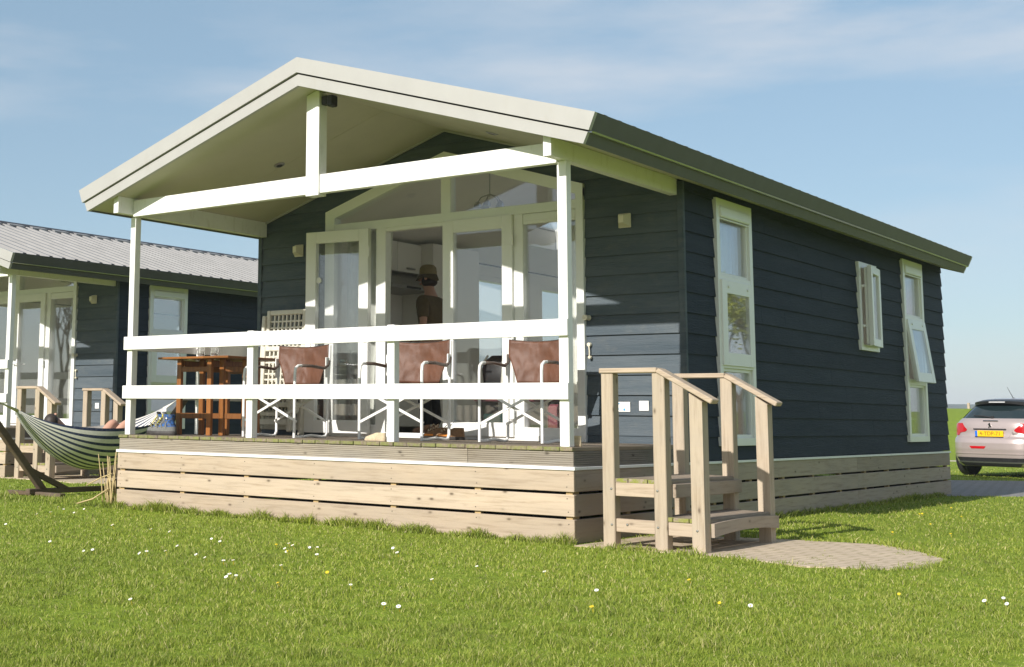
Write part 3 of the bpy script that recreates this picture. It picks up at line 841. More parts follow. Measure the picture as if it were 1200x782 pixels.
    # ---- wall lamps
    for lx in (-4.60, -.575):
        mb = MB(); mb.box(lx - .062, lx + .062, D - .045, D - .022, 2.01, 2.145, .006)
        o = P('wall_lamp', mb, 'lampc')
        mb = MB(); a, b = .055, .026
        r1 = [(lx - a, D - .046, 2.018), (lx + a, D - .046, 2.018), (lx + a, D - .046, 2.138), (lx - a, D - .046, 2.138)]
        r2 = [(lx - b, D - .115, 2.05), (lx + b, D - .115, 2.05), (lx + b, D - .115, 2.12), (lx - b, D - .115, 2.12)]
        mb.ringloft([r1, r2]); obj('lamp_shade', mb, 'lampc', o, R0)
    # door stop and cabin hook
    mb = MB(); mb.lathe([(.026, 0), (.022, -.02), (.018, -.06), (.026, -.065), (.026, -.085), (.0, -.087)], (-.965, D - .03, 1.175), 14, 'y'); P('door_stop', mb, 'lampc', smooth=40)
    mb = MB(); 
    mb.lathe([(.02, 0), (.018, -.03), (0, -.032)], (-.957, D - .03, .92), 12, 'y'); mb.lathe([(.016, 0), (.014, -.03), (0, -.032)], (-.952, D - .03, .80), 12, 'y')
    mb.tube([(-.957, D - .055, .92), (-.95, D - .058, .86), (-.952, D - .055, .80)], .006); P('cabin_hook', mb, 'lampc', smooth=40)
    # apex lamp behind the king post
    mb = MB(); mb.box(-2.566, -2.50, -.0, .07, 3.08, 3.165, .006); mb.box(-2.497, -2.43, -.01, .08, 3.055, 3.16, .01); P('apex_floodlight', mb, 'black')
    # ceiling lamp seen through the gable glass
    mb = MB(); mb.tube([(-3.0, 3.6, 3.09), (-3.0, 3.6, 2.75)], .006, 6)
    for k in range(5):
        a = 2 * PI * k / 5
        mb.tube([(-3.0, 3.6, 2.78), (-3.0 + .1 * math.cos(a), 3.6 + .1 * math.sin(a), 2.74), (-3.0 + .14 * math.cos(a), 3.6 + .14 * math.sin(a), 2.68)], .006, 6)
        mb.lathe([(.015, 2.69), (.04, 2.66), (.045, 2.62)], (-3.0 + .14 * math.cos(a), 3.6 + .14 * math.sin(a), 0), 10)
    P('pendant_lamp', mb, 'steel')
    return root, d2
#@@CHALET_END

main, open_leaf = build_chalet()
main_done = True
NB = Vector((-10.904, 2.905, -.013))
neigh, leaf2 = build_chalet(False)      # the same type of chalet further back; both of its leaves are shut
neigh.location = R0 + NB

# ================================================================== STEPS
def build_steps():
    r0 = Vector((.6, .6, G))
    t = thing('wooden_steps', 'pale pine steps with handrails beside the near chalet porch', 'steps', r0)
    P = lambda n, mb, m, parent=t: obj(n, mb, m, parent, r0)
    YB = 1.22
    for y in (-.03, YB):
        for x, zt in ((.257, .565), (.672, .565), (.96, .43)):
            mb = MB(); a = .098
            top = zt if x < .9 else None
            if x < .9: mb.box(x, x + a, y, y + a, G - .02, zt, .006)
            else:
                mb.prism([(x, G - .02), (x + a, G - .02), (x + a, .352), (x, .415)], lambda p: (p[0], y, p[1]), lambda p: (p[0], y + a, p[1]))
            # bolt heads
            P('post', mb, 'pine_z')
        mb = MB()
        mb.box(.245, .715, y - .012, y + .112, .566, .604, .006); P('handrail', mb, 'pine_x')
        mb = MB(); mb.beam((.716, y + .05, .584), (1.135, y + .05, .352), .124, .038, (0, 0, 1), .006); P('handrail', mb, 'pine_x')
        if y < 0:
            for b6 in ((.357, .670, y + .012, y + .048, -.352, -.252), (.357, .670, y + .014, y + .05, -.616, -.519), (.772, .958, y + .014, y + .05, -.618, -.522)):
                mb = MB(); mb.box(*b6, .004); P('stringer', mb, 'pine_x')
            for x, z in ((.33, -.30), (.33, -.565), (.70, -.30), (.70, -.565), (1.0, -.57), (.45, -.56)):
                mb = MB(); mb.lathe([(.0, -.006), (.0075, -.005), (.010, .0)], (x, y + (.012 if x == .45 else 0), z), 10, 'y'); P('bolt', mb, 'steel')
        else:
            for b6 in ((.35, .675, y + .03, y + .07, -.352, -.252), (.35, .97, y + .03, y + .07, -.616, -.519)):
                mb = MB(); mb.box(*b6, .004); P('stringer', mb, 'pine_x')
    # treads (boards along y) and risers
    def tread(x0, x1, z):
        mb = MB(); n = 3; w = (x1 - x0) / n
        for i in range(n):
            mb.box(x0 + i * w + .003, x0 + (i + 1) * w - .003, -.012, YB + .06, z - .032, z + random.uniform(-.002, .002), .004)
        P('tread', mb, 'tread_moss')
    tread(.30, .77, -.222); tread(.68, 1.055, -.488)
    mb = MB(); mb.box(.772, .798, .07, YB + .09, -.352, -.250, .004); P('riser', mb, 'pine_y')
    mb = MB()
    pts = []
    for i in range(13):
        u = i / 12; pts.append((.07 + u * (YB + .03), .030 * 4 * u * (1 - u)))
    for (p, q) in zip(pts, pts[1:]):
        pass
    lo = [(y, -.618 + dz) for y, dz in pts]; hi = [(y, -.52 + dz * .55) for y, dz in reversed(pts)]
    mb.prism(lo + hi, lambda p: (1.06, p[0], p[1]), lambda p: (1.086, p[0], p[1])); P('riser', mb, 'pine_y')
    return t
def mat_tread():
    m, nt, b = nt_new('weathered_mossy_tread')
    r = island(nt)
    g = tex_noise(nt, coords(nt, (1, .08, 1)), 40, 5, .65)
    c = ramp(nt, g, [(.3, (.22, .17, .12)), (.7, (.40, .33, .25))])
    c = mixc(nt, 1.0, c, ramp(nt, r, [(0, (.8, .8, .82)), (1, (1.05, 1.02, 1))]), 'MULTIPLY')
    sep = nt.nodes.new('ShaderNodeSeparateXYZ'); nt.links.new(coords(nt), sep.inputs[0])
    f = ramp(nt, tex_noise(nt, coords(nt), 18, 5, .75), [(.42, (0, 0, 0)), (.56, (.9, .9, .9))])
    m2 = nt.nodes.new('ShaderNodeMapRange'); m2.inputs[1].default_value = -.50; m2.inputs[2].default_value = -.60
    nt.links.new(sep.outputs[1], m2.inputs[0])
    c = mixc(nt, math_n(nt, 'MULTIPLY', f, m2.outputs[0]), c, (.22, .24, .03))
    nt.links.new(c, b.inputs['Base Color']); b.inputs['Roughness'].default_value = .85
    bump(nt, b, g, .4, .004)
    return m
M_['tread_moss'] = mat_tread()
steps = build_steps()
s2 = copy_tree(steps); s2.location = steps.location + NB
s2['label'] = 'wooden steps of the left chalet, partly hidden by the striped hammock'

# ================================================================== SIGNS
def sign(loc, w, h, name, label, marks):
    t = thing(name, label, 'sign', loc)
    mb = MB(); mb.box(-w / 2, w / 2, -.012, 0, -h / 2, h / 2, .003); obj('panel', mb, 'signw', t)
    if marks:
        mb = MB()
        def bar(x0, x1, z0, z1): mb.box(x0, x1, -.0155, -.0115, z0, z1, 0)
        bar(.034, .052, -.034, -.014)                                # blue square
        bar(-.065, .004, -.022, -.016)                               # line of small print
        bar(-.055, -.03, .000, .008); mb.beam((-.03, -.0135, .002), (-.012, -.0135, .034), .009, .004, (0, 1, 0), 0); bar(-.018, .0, .030, .036)
        obj('lettering', mb, 'signb', t)
    else:
        mb = MB(); mb.box(-w / 2 + .012, w / 2 - .012, -.016, -.011, -h / 2 + .012, h / 2 - .012, .002); obj('cover', mb, 'signw', t)
    return t
sg1 = sign((-.655, D - .024, .335), .20, .092, 'wall_sign', 'white plate with blue marks low on the near chalet wall behind the steps', True)
sg2 = sign((-.418, D - .024, .345), .095, .092, 'wall_socket', 'square white cover plate beside the blue-marked plate on near chalet wall', False)
sg2['category'] = 'socket'
for s, lb in ((sg1, 'white plate low on the left chalet wall above the hammock'), (sg2, 'square white cover on the left chalet wall above the hammock')):
    c = copy_tree(s); c.location = s.location + NB; c['label'] = lb

# ================================================================== CURTAINS
def curtain(x0, x1, z0, z1, y, label, amp=.03, waves=5, flare=0.0):
    mb = MB()
    def fn(u, v):
        k = 1 - v
        x = x0 + (x1 - x0) * u - flare * k * u
        return (x, y + amp * math.sin(u * waves * 2 * PI) * (1 - .35 * v) + amp * .4 * math.sin(u * 17 + v * 2), z0 + (z1 - z0) * v)
    mb.grid(fn, 60, 10, .004)
    o = obj('curtain', mb, 'curtain', None, smooth=True)
    return tag(o, label, 'curtain')
curtain(-4.06, -3.42, .05, 2.25, D + .16, 'white curtain behind the folded-back door leaf of the near chalet', flare=.08)
curtain(-1.36, -1.10, .05, 2.20, D + .16, 'narrow white curtain gathered at the right edge of the porch glazing', .025, 4)
o = curtain(.0, .18, .0, 2.25, 0, 'pale curtain behind the tall side window nearest the steps', .02, 4)
o.rotation_euler = (0, 0, PI / 2); o.location = (-.20, 3.46, .02)
o = curtain(.0, .25, .0, 2.25, 0, 'pale curtain behind the far tall side window', .02, 4)
o.rotation_euler = (0, 0, PI / 2); o.location = (-.20, 9.28, .02)
curtain(-1.40 + NB.x, -1.10 + NB.x, .05, 2.2, D + .16 + NB.y, 'white curtain behind the door glazing of the left chalet', .025, 4)

# ================================================================== KITCHEN
def simple(name, label, cat, fn, mat, smooth=False, group=None):
    mb = MB(); fn(mb); return tag(obj(name, mb, mat, None, smooth=smooth), label, cat, group)
kc = thing('kitchen_cabinet', 'pale wall cupboards above the cooker hood inside the open door', 'cabinet', (-4.95, 4.6, 2.05))
for i, (a, b) in enumerate(((3.75, 4.27), (4.275, 4.80))):
    mb = MB(); mb.box(-5.115, -4.80, a, b, 2.06, 2.44, .003); o = obj('door', mb, 'cupboard', kc, kc.location)
    mb = MB(); mb.beam((-4.785, a + .18, 2.11), (-4.785, a + .36, 2.11), .018, .02); obj('handle', mb, 'steel', o, kc.location)
tall = thing('tall_cabinet', 'tall pale cupboard right of the cooker hood behind the man', 'cabinet', (-4.9, 5.3, 0))
mb = MB(); mb.box(-5.115, -4.62, 4.81, 5.30, .0, 2.46, .003); mb.box(-5.115, -4.62, 5.305, 5.9, .0, 2.46, .003); obj('carcass', mb, 'cupboard', tall, tall.location)
hood = thing('cooker_hood', 'slanted steel cooker hood on kitchen wall in front of the man', 'cooker hood', (-4.9, 4.4, 1.8))
mb = MB(); mb.prism([(-5.11, 2.055), (-4.86, 2.055), (-4.60, 1.86), (-4.60, 1.82), (-5.11, 1.80)], lambda p: (p[0], 3.9, p[1]), lambda p: (p[0], 4.78, p[1])); obj('canopy', mb, 'steel', hood, hood.location)
mb = MB(); mb.box(-4.61, -4.592, 4.2, 4.5, 1.826, 1.854, .002); obj('controls', mb, 'black', hood, hood.location)
kt = thing('kitchen_counter', 'white kitchen counter along the inside wall, the man stands at it', 'counter', (-4.8, 4.2, 0))
mb = MB(); mb.box(-5.115, -4.52, 3.2, 4.805, .1, .86, .004); obj('base', mb, 'cupboard', kt, kt.location)
mb = MB(); mb.box(-5.117, -4.49, 3.18, 4.807, .862, .90, .004); obj('worktop', mb, 'steel', kt, kt.location)
# things behind the right-hand glass
bp = thing('black_backpack', 'black backpack with pale straps behind the porch glass', 'backpack', (-2.35, 2.75, .45))
mb = MB(); 
rings = []
for i, (z, a, b) in enumerate(((0, .17, .09), (.06, .21, .13), (.22, .21, .13), (.36, .17, .10), (.42, .09, .05))):
    rings.append([(a * math.copysign(abs(math.cos(t)) ** .6, math.cos(t)), b * math.copysign(abs(math.sin(t)) ** .6, math.sin(t)), z) for t in [2 * PI * k / 20 for k in range(20)]])
mb.ringloft(rings); obj('bag', mb, 'black', bp, smooth=True)
for sx in (-.1, .08):
    mb = MB(); mb.tube([(sx, -.08, .42), (sx * 1.5, -.14, .3), (sx * 1.3, -.14, .12), (sx * 1.6, -.1, .03)], .012, 6); obj('strap', mb, 'rope', bp)
be = thing('low_bench', 'dark bench indoors carrying the black backpack', 'bench', (-2.1, 2.8, 0))
mb = MB(); mb.box(-.5, .45, -.18, .2, .39, .45, .01); obj('seat', mb, 'maroon', be)
for x in (-.45, .40):
    mb = MB(); mb.box(x - .03, x + .03, -.16, .18, 0, .388, .004); obj('leg', mb, 'black', be)
mb = MB(); mb.box(-2.34, -2.08, 2.42, 2.58, 0, .24, .015); mb.box(-2.35, -2.07, 2.41, 2.59, .20, .26, .01); tag(obj('storage_box', mb, 'teal', None), 'teal lidded box on the floor behind the porch glass', 'box')
mb = MB(); mb.box(-1.62, -1.3, 2.42, 2.60, 0, .36, .03); tag(obj('shopping_bag', mb, 'maroon', None), 'dark red bag on the floor behind the right-hand glass', 'bag')
lt = thing('indoor_table', 'pale topped table standing inside behind the right glass pane', 'table', (-1.85, 3.6, 0))
mb = MB(); mb.box(-.7, .7, -.45, .45, .73, .76, .004); obj('top', mb, 'cupboard', lt)
for x in (-.6, .6):
    for y in (-.36, .36):
        mb = MB(); mb.box(x - .03, x + .03, y - .03, y + .03, 0, .729, .003); obj('leg', mb, 'cupboard', lt)
pot = thing('white_jug', 'white jug standing on the indoor table', 'jug', (-1.72, 3.3, .761))
mb = MB(); mb.lathe([(.0, 0), (.07, 0), (.085, .08), (.06, .17), (.065, .22), (.05, .215), (.045, .17), (.0, .16)], (0, 0, 0), 20); obj('body', mb, 'pvc', pot, smooth=40)
mb = MB(); mb.tube([(.06, 0, .18), (.12, 0, .17), (.12, 0, .08), (.08, 0, .06)], .01, 8); obj('handle', mb, 'pvc', pot, smooth=True)
mb = MB(); mb.ball((0, 0, .0), .17, 20); o = tag(obj('green_ball', mb, 'teal', None, smooth=True), 'green ball on the sill inside the tall window beside the steps', 'ball'); o.location = (-.34, 3.15, .40)
mb = MB(); mb.box(-.52, -.2, 2.95, 3.4, .0, .225, .004); tag(obj('low_stool', mb, 'cupboard', None), 'low pale stool under the green ball indoors', 'stool')
for i in range(7):
    y = 8.86 + i * .055; h = random.uniform(.18, .27)
    mb = MB(); mb.box(-.28, -.13, y, y + random.uniform(.03, .05), .30, .30 + h, .002)
    tag(obj('book', mb, ['bookred', 'signw', 'signb', 'maroon', 'signw', 'teal', 'signb'][i], None), 'book in the row behind the bottom pane of the far side window', 'book', 'books behind the far window')
mb = MB(); mb.box(-.42, -.11, 8.78, 9.52, .26, .298, .003); mb.box(-.4, -.12, 8.78, 8.81, 0, .26, .003); mb.box(-.4, -.12, 9.49, 9.52, 0, .26, .003); tag(obj('low_shelf', mb, 'cupboard', None), 'low shelf holding books inside the far side window', 'shelf')

# ================================================================== CAMP CHAIRS
def build_chair(label):
    t = thing('camp_chair', label, 'chair', (0, 0, 0), 0, 'brown canvas chairs on the porch')
    w, d = .33, .26
    for s in (-1, 1):
        x = s * w
        mb = MB()
        mb.tube([(x, -d, .0), (x, -d, .62), (x, -d + .01, .675), (x, -d + .05, .70), (x, -d + .10, .703)], .0145, 10)
        mb.tube([(x, d + .035, .925), (x, d + .03, .78), (x, d, .45), (x, d - .005, .05), (x, d - .03, .012), (x, d - .08, .006), (x, 0, .022), (x, -d + .08, .006), (x, -d, .010)], .0145, 10)
        # flat gusset plate at the back of the arm
        mb.box(x - .006, x + .006, d - .035, d + .03, .60, .80, .004)
        obj('side_frame', mb, 'alu', t, smooth=40)
        mb = MB(); mb.tube([(x, -d + .10, .703), (x, 0, .705), (x, d - .06, .690), (x, d, .72), (x, d + .02, .77)], .0155, 10); obj('armrest', mb, 'arm', t, smooth=True)
    for yy in (-d + .02, d - .02):
        mb = MB()
        for s in (-1, 1):
            o = .016 * s
            mb.beam((s * w, yy + o, .155), (-s * (w - .02), yy + o, .455), .012, .024, (0, 0, 1), .002)
        mb.lathe([(.008, -.03), (.008, .03)], (0, yy, .305), 8, 'y')
        obj('cross_brace', mb, 'alu', t)
    for s in (-1, 1):
        mb = MB(); mb.tube([(s * (w - .02), -d, .46), (s * (w - .02), d, .46)], .011, 8); obj('seat_rail', mb, 'alu', t, smooth=True)
    mb = MB()
    mb.grid(lambda u, v: ((u - .5) * 2 * (w - .02), (v - .5) * 2 * d, .468 - .035 * math.sin(PI * u)), 14, 8, .004)
    obj('seat', mb, 'canvas', t, smooth=True)
    def fb(u, v):
        hw = w - .004 if v > .62 else (w - .004) - .10 * (1 - (v / .62)) ** .8
        k = (u - .5) * 2
        top = .93 - .022 * math.sin(PI * u) if v > .9 else 0
        z = .53 + v * .40
        z -= .020 * math.sin(PI * u) * v
        wr = .012 * noise.noise(Vector((k * 2.2, v * 2.5, t_seed[0]))) + .006 * noise.noise(Vector((k * 6 + v * 3, v * 5, t_seed[0])))
        return (k * hw, d + .02 - .022 * (1 - v) + .045 * math.sin(PI * u) + wr * math.sin(PI * min(max(u, .02), .98)), z)
    mb = MB(); mb.grid(fb, 28, 16, .005); back = obj('backrest', mb, 'canvas', t, smooth=True)
    mb = MB(); mb.tube([Vector(fb(i / 28, 1.0)) + Vector((0, 0, .002)) for i in range(29)], .005, 6); obj('hem', mb, 'black', back, smooth=True)
    mb = MB(); mb.box(-.03, .03, d + .058, d + .064, .53, .60, .002) if False else mb.grid(lambda u, v: ((u - .5) * .40, d + .045 + .01 * math.sin(PI * u), .50 + .09 * v), 4, 3, .003)
    obj('pocket', mb, 'black', back)
    return t
t_seed = [0.0]
ch = [(-3.685, .845, .02, 'brown canvas camp chair in front of the plastic lounger and wooden table'),
      (-2.40, 1.10, .10, 'brown canvas camp chair before the open doorway with shoes under it'),
      (-1.19, 1.28, .03, 'brown canvas camp chair nearest the right corner post of the porch')]
c0 = build_chair(ch[0][3]); c0.location = (ch[0][0], ch[0][1], .001); c0.rotation_euler = (0, 0, ch[0][2])
for (x, y, r, lb) in ch[1:]:
    c = copy_tree(c0); c.location = (x, y, .001); c.rotation_euler = (0, 0, r); c['label'] = lb; c.scale = (.96, 1.0, 1.02) if x > -2 else (1.03,) * 3

# ================================================================== GATELEG TABLE
tb = thing('folding_table', 'oiled hardwood gateleg table on the left of the porch', 'table', (-4.62, .9, 0))
mb = MB()
mb.box(-.52, -.16, -.45, .45, .785, .808, .004); mb.box(-.158, .158, -.45, .45, .785, .808, .004); mb.box(.16, .50, -.45, .45, .785, .808, .004); obj('tabletop', mb, 'teak_x', tb)
def gate(x0, x1, y0, y1):
    mb = MB(); p0, p1 = Vector((x0, y0, 0)), Vector((x1, y1, 0))
    for p in (p0, p1): mb.box(p.x - .031, p.x + .031, p.y - .02, p.y + .02, .002, .782, .004)
    dd = (p1 - p0).normalized() * .026
    mb.beam(p0 + dd + Vector((0, 0, .68)), p1 - dd + Vector((0, 0, .68)), .028, .052); mb.beam(p0 + dd + Vector((0, 0, .20)), p1 - dd + Vector((0, 0, .20)), .028, .055)
    return mb
obj('leg_frame', gate(-.27, .17, -.36, -.36), 'teak', tb)
obj('leg_frame', gate(-.27, .17, .36, .36), 'teak', tb)
obj('gate_frame', gate(-.10, .10, -.20, -.04), 'teak', tb)
obj('gate_frame', gate(.26, .44, -.27, -.12), 'teak', tb)
for xa in (-.25, .15):
    mb = MB(); mb.beam((xa, -.335, .74), (xa, .335, .74), .03, .06); obj('apron', mb, 'teak', tb)
mb = MB()
for x in (-.17, .14): mb.box(x - .03, x + .05, -.34, -.30, .776, .786, .002)
obj('hinge', mb, 'lampc', tb)
def mug(x, y, rz, label):
    t = thing('glass_mug', label, 'mug', (x, y, .809), rz, 'glass mugs on the porch table')
    mb = MB(); mb.lathe([(.0, .002), (.036, .002), (.038, .012), (.038, .10), (.034, .10), (.034, .014), (.0, .012)], (0, 0, 0), 20); b = obj('body', mb, 'glass_mugm', t, smooth=40)
    mb = MB(); mb.tube([(.037, 0, .08), (.06, 0, .082), (.068, 0, .055), (.06, 0, .03), (.037, 0, .03)], .006, 8); obj('handle', mb, 'glass_mugm', t, smooth=True)
    mb = MB(); mb.lathe([(.0, .0145), (.0325, .0145), (.0325, .036), (.0, .036)], (0, 0, 0), 20); obj('coffee', mb, 'coffee', t, smooth=40)
    return t
m, nt, b = nt_new('mug_glass'); b.inputs['Transmission Weight'].default_value = .9; b.inputs['Roughness'].default_value = .03; b.inputs['Base Color'].default_value = (.95, .95, .92, 1); M_['glass_mugm'] = m
mug(-4.645, .60, PI, 'left glass mug with coffee dregs on the hardwood table')
mug(-4.46, .60, 0, 'right glass mug with coffee dregs on the hardwood table')

# ================================================================== FOLDED PLASTIC LOUNGER
lg = thing('folded_lounger', 'cream plastic sun lounger folded upright against the front wall', 'sun lounger', (-4.66, 1.86, .0))
lg.rotation_euler = (math.radians(-4), 0, 0)
def lattice(mb, w, z0, z1, y, nx, nz):
    mb.box(-w, -w + .05, y - .03, y + .03, z0, z1, .008); mb.box(w - .05, w, y - .03, y + .03, z0, z1, .008)
    mb.box(-w + .05, w - .05, y - .028, y + .028, z1 - .055, z1, .008); mb.box(-w + .05, w - .05, y - .028, y + .028, z0, z0 + .055, .008)
    for i in range(1, nx):
        x = -w + .05 + (2 * w - .1) * i / nx; mb.box(x - .011, x + .011, y - .016, y + .012, z0 + .055, z1 - .055, .003)
    for i in range(1, nz):
        z = z0 + .055 + (z1 - z0 - .11) * i / nz; mb.box(-w + .05, w - .05, y - .013, y + .014, z - .010, z + .010, .003)
mb = MB(); lattice(mb, .29, .06, 1.40, 0.03, 8, 17); obj('bed_panel', mb, 'lounger', lg)
mb = MB(); lattice(mb, .26, .30, .98, -.05, 7, 9); obj('backrest_panel', mb, 'lounger', lg)
mb = MB(); mb.box(-.335, -.292, -.03, .05, .0, 1.34, .012); mb.box(.292, .335, -.03, .05, .0, 1.34, .012); obj('side_rail', mb, 'lounger', lg)
for s in (-1, 1):
    mb = MB(); mb.box(s * .24 - .03, s * .24 + .03, -.13, -.085, .03, .40, .012); obj('leg', mb, 'lounger', lg)
mb = MB(); mb.box(-.21, .21, -.125, -.09, .10, .17, .01); mb.box(-.21, .21, -.12, -.095, .20, .24, .01); obj('leg_brace', mb, 'lounger', lg)
mb = MB(); mb.lathe([(.05, -.02), (.05, .02)], (.30, -.1, .28), 16, 'x'); obj('wheel', mb, 'lounger', lg, smooth=40)

# ================================================================== SHOES
def shoe_rings(prof, n=22):
    """prof rows: z, x_front, x_back, half_width"""
    rs = []
    for z, xf, xb, hw in prof:
        cx, a = (xf + xb) / 2, (xb - xf) / 2; r = []
        for k in range(n):
            t = 2 * PI * k / n; c, s_ = math.cos(t), math.sin(t)
            r.append((cx + a * math.copysign(abs(c) ** .8, c), hw * math.copysign(abs(s_) ** .8, s_), z))
        rs.append(r)
    return rs
def boot(loc, rz, label):
    t = thing('hiking_boot', label, 'boot', loc, rz, 'blue hiking boots on the porch edge')
    mb = MB(); mb.ringloft(shoe_rings([(.0, -.155, .145, .050), (.012, -.165, .15, .056), (.035, -.165, .148, .055), (.04, -.160, .146, .052)])); so = obj('sole', mb, 'sole', t, smooth=50)
    mb = MB(); mb.ringloft(shoe_rings([(.041, -.158, .143, .051), (.06, -.152, .142, .051), (.078, -.128, .140, .049), (.085, -.09, .138, .047)])); obj('rand', mb, 'greyf', t, smooth=50)
    mb = MB(); mb.ringloft(shoe_rings([(.084, -.085, .139, .0475), (.102, -.045, .132, .044), (.122, -.008, .122, .040), (.145, .014, .112, .038), (.168, .018, .112, .040), (.192, .008, .122, .044), (.206, .004, .127, .045), (.209, .006, .126, .044), (.205, .018, .112, .034), (.17, .03, .095, .028)])); obj('upper', mb, 'blue', t, smooth=50)
    mb = MB()
    mb.ringloft(shoe_rings([(.10, -.068, -.02, .022), (.15, -.012, .03, .026), (.20, -.012, .028, .03), (.232, -.022, .006, .028), (.236, -.016, .0, .02)])); obj('tongue', mb, 'greyf', t, smooth=50)
    mb = MB()
    for i in range(5):
        u = i / 4; x = -.085 + .08 * u; z = .098 + .085 * u
        for s in (-1, 1): mb.tube([(x - .006, s * -.03, z - .005), (x - .014, 0, z + .012), (x + .004, s * .034, z + .008)], .0045, 6)
    mb.box(-.022, -.012, -.016, .016, .178, .222, .002)
    obj('lace', mb, 'yellow', t, smooth=True)
    for i in range(3):
        x = -.05 + i * .05
        for s in (-1, 1):
            mb = MB(); mb.beam((x, s * .050, .075), (x - .025 + i * .01, s * .045, .125), .006, .014, (1, 0, 0), .002); obj('strap', mb, 'greyf', t)
    for s in (-1, 1):
        mb = MB(); mb.lathe([(.0, .0), (.009, .0), (.006, .006)], (.06, s * .048 if s > 0 else -.056, .17), 10, 'y'); obj('eyelet', mb, 'alu', t)
    return t
boot((-4.95, .31, .001), math.radians(4), 'blue hiking boot with yellow lace, left one of the pair by the corner post')
boot((-4.745, .19, .001), math.radians(12), 'blue hiking boot nearer the table leg, right one of the pair')
def low_shoe(loc, rz, label, mat, band, group, sc=1.0, cat='shoe', name='low_shoe'):
    t = thing(name, label, cat, loc, rz, group); t.scale = (sc,) * 3
    mb = MB(); mb.ringloft(shoe_rings([(.0, -.15, .13, .045), (.01, -.158, .135, .052), (.03, -.158, .135, .051)])); obj('sole', mb, 'sole' if band else mat, t, smooth=50)
    mb = MB(); mb.ringloft(shoe_rings([(.031, -.152, .132, .049), (.055, -.14, .13, .048), (.075, -.09, .128, .045), (.095, -.03, .126, .042), (.115, .02, .124, .04), (.118, .03, .116, .034), (.085, .03, .11, .03)])); obj('upper', mb, mat, t, smooth=50)
    if band:
        mb = MB()
        for i in range(4):
            u = i / 3; x = -.085 + .075 * u; z = .08 + .035 * u
            mb.tube([(x, -.03, z), (x - .01, 0, z + .014), (x, .03, z)], .005, 6)
        mb.tube([(-.01, 0, .125), (-.03, -.03, .15), (-.06, -.045, .12)], .004, 6); mb.tube([(-.01, 0, .125), (0, .03, .15), (-.04, .05, .12)], .004, 6)
        obj('lace', mb, 'slipper', t, smooth=True)
        mb = MB(); mb.beam((-.12, -.051, .045), (-.03, -.0515, .045), .004, .018); obj('band', mb, 'orange', t)
    return t
low_shoe((-2.36, 1.60, .001), .3, 'brown leather walking shoe under the middle chair, left of its pair', 'brownshoe', True, 'brown walking shoes under the middle chair')
low_shoe((-2.16, 1.54, .001), .5, 'brown leather walking shoe under the middle chair, right of its pair', 'brownshoe', True, 'brown walking shoes under the middle chair')
low_shoe((-2.12, .26, .001), .2, 'pale slipper left of the porch rail post near the middle', 'slipper', False, 'pale slippers on the porch edge', .62, 'slipper', 'pale_slipper')
low_shoe((-2.02, .22, .001), -.5, 'pale slipper touching the middle rail post, right of its pair', 'slipper', False, 'pale slippers on the porch edge', .62, 'slipper', 'pale_slipper')
low_shoe((-.13, .22, .001), -.3, 'pale slipper behind the right corner post of the porch', 'slipper', False, 'pale slippers on the porch edge', .72, 'slipper', 'pale_slipper')
#@@P2_END

# ================================================================== HAMMOCK
HX = -7.2
st = thing('hammock_stand', 'brown wooden hammock stand on the grass left of the near chalet', 'hammock stand', (HX, 1.3, G))
r0 = st.location.copy()
mb = MB(); mb.beam((HX, .42, -.685), (HX, 2.2, -.685), .075, .06, (0, 0, 1), .006); obj('base_beam', mb, 'hamwood', st, r0)
for (a, b, s) in (((HX, .66, -.70), (HX, -.47, .545), 1), ((HX, 1.95, -.70), (HX, 3.03, .56), -1)):
    mb = MB(); mb.beam(a, b, .07, .085, (0, 0, 1), .008); obj('arm', mb, 'hamwood', st, r0)
    mb = MB(); mb.beam((HX, a[1] - s * .20, -.45), (HX, a[1] + s * .36, -.69), .06, .06, (0, 0, 1), .006); obj('brace', mb, 'hamwood', st, r0)
    mb = MB(); mb.box(HX - .48, HX + .48, a[1] - s * .12 - .04, a[1] - s * .12 + .04, G + .004, G + .05, .006); obj('foot', mb, 'hamwood', st, r0)
hm = thing('hammock', 'navy and cream striped hammock hanging between its wooden arms, somebody in it', 'hammock', (HX, 1.35, .2)); h0 = hm.location.copy()
def ham(u, v):
    s = math.sin(PI * min(max(u, .0), 1.0)); k = s ** .75
    y = .22 + 2.33 * u
    zc = .22 + .05 * u - .70 * s ** .85
    R = .035 + .40 * k
    ph = (v - .5) * 2 * (1.15 + .55 * k)
    wr = .012 * k * math.sin(v * 31 + u * 5) * (1 - k * .7)
    return (HX + R * math.sin(ph) * (1.0), y, zc + R * (1 - math.cos(ph)) + wr)
mb = MB()
nu, nv = 54, 44
uvl = mb.bm.loops.layers.uv.new('UVMap')
vs = [[mb.bm.verts.new(ham(i / nu, j / nv)) for j in range(nv + 1)] for i in range(nu + 1)]
for i in range(nu):
    for j in range(nv):
        f = mb.bm.faces.new((vs[i][j], vs[i + 1][j], vs[i + 1][j + 1], vs[i][j + 1]))
        for lp, (a, b) in zip(f.loops, ((i, j), (i + 1, j), (i + 1, j + 1), (i, j + 1))): lp[uvl].uv = (a / nu, b / nv)
obj('cloth', mb, 'stripe', hm, h0, smooth=True)
mb = MB()
for j in range(0, nv + 1, 4):
    mb.tube([ham(0, j / nv), (HX, -.05, .33), (HX, -.36, .47)], .006, 5)
    mb.tube([ham(1, j / nv), (HX, 2.72, .37), (HX, 2.95, .49)], .006, 5)
mb.tube([(HX, -.34, .465), (HX, -.45, .55)], .012, 8); mb.tube([(HX, 2.93, .485), (HX, 3.02, .56)], .012, 8)
obj('cord', mb, 'rope', hm, h0, smooth=True)

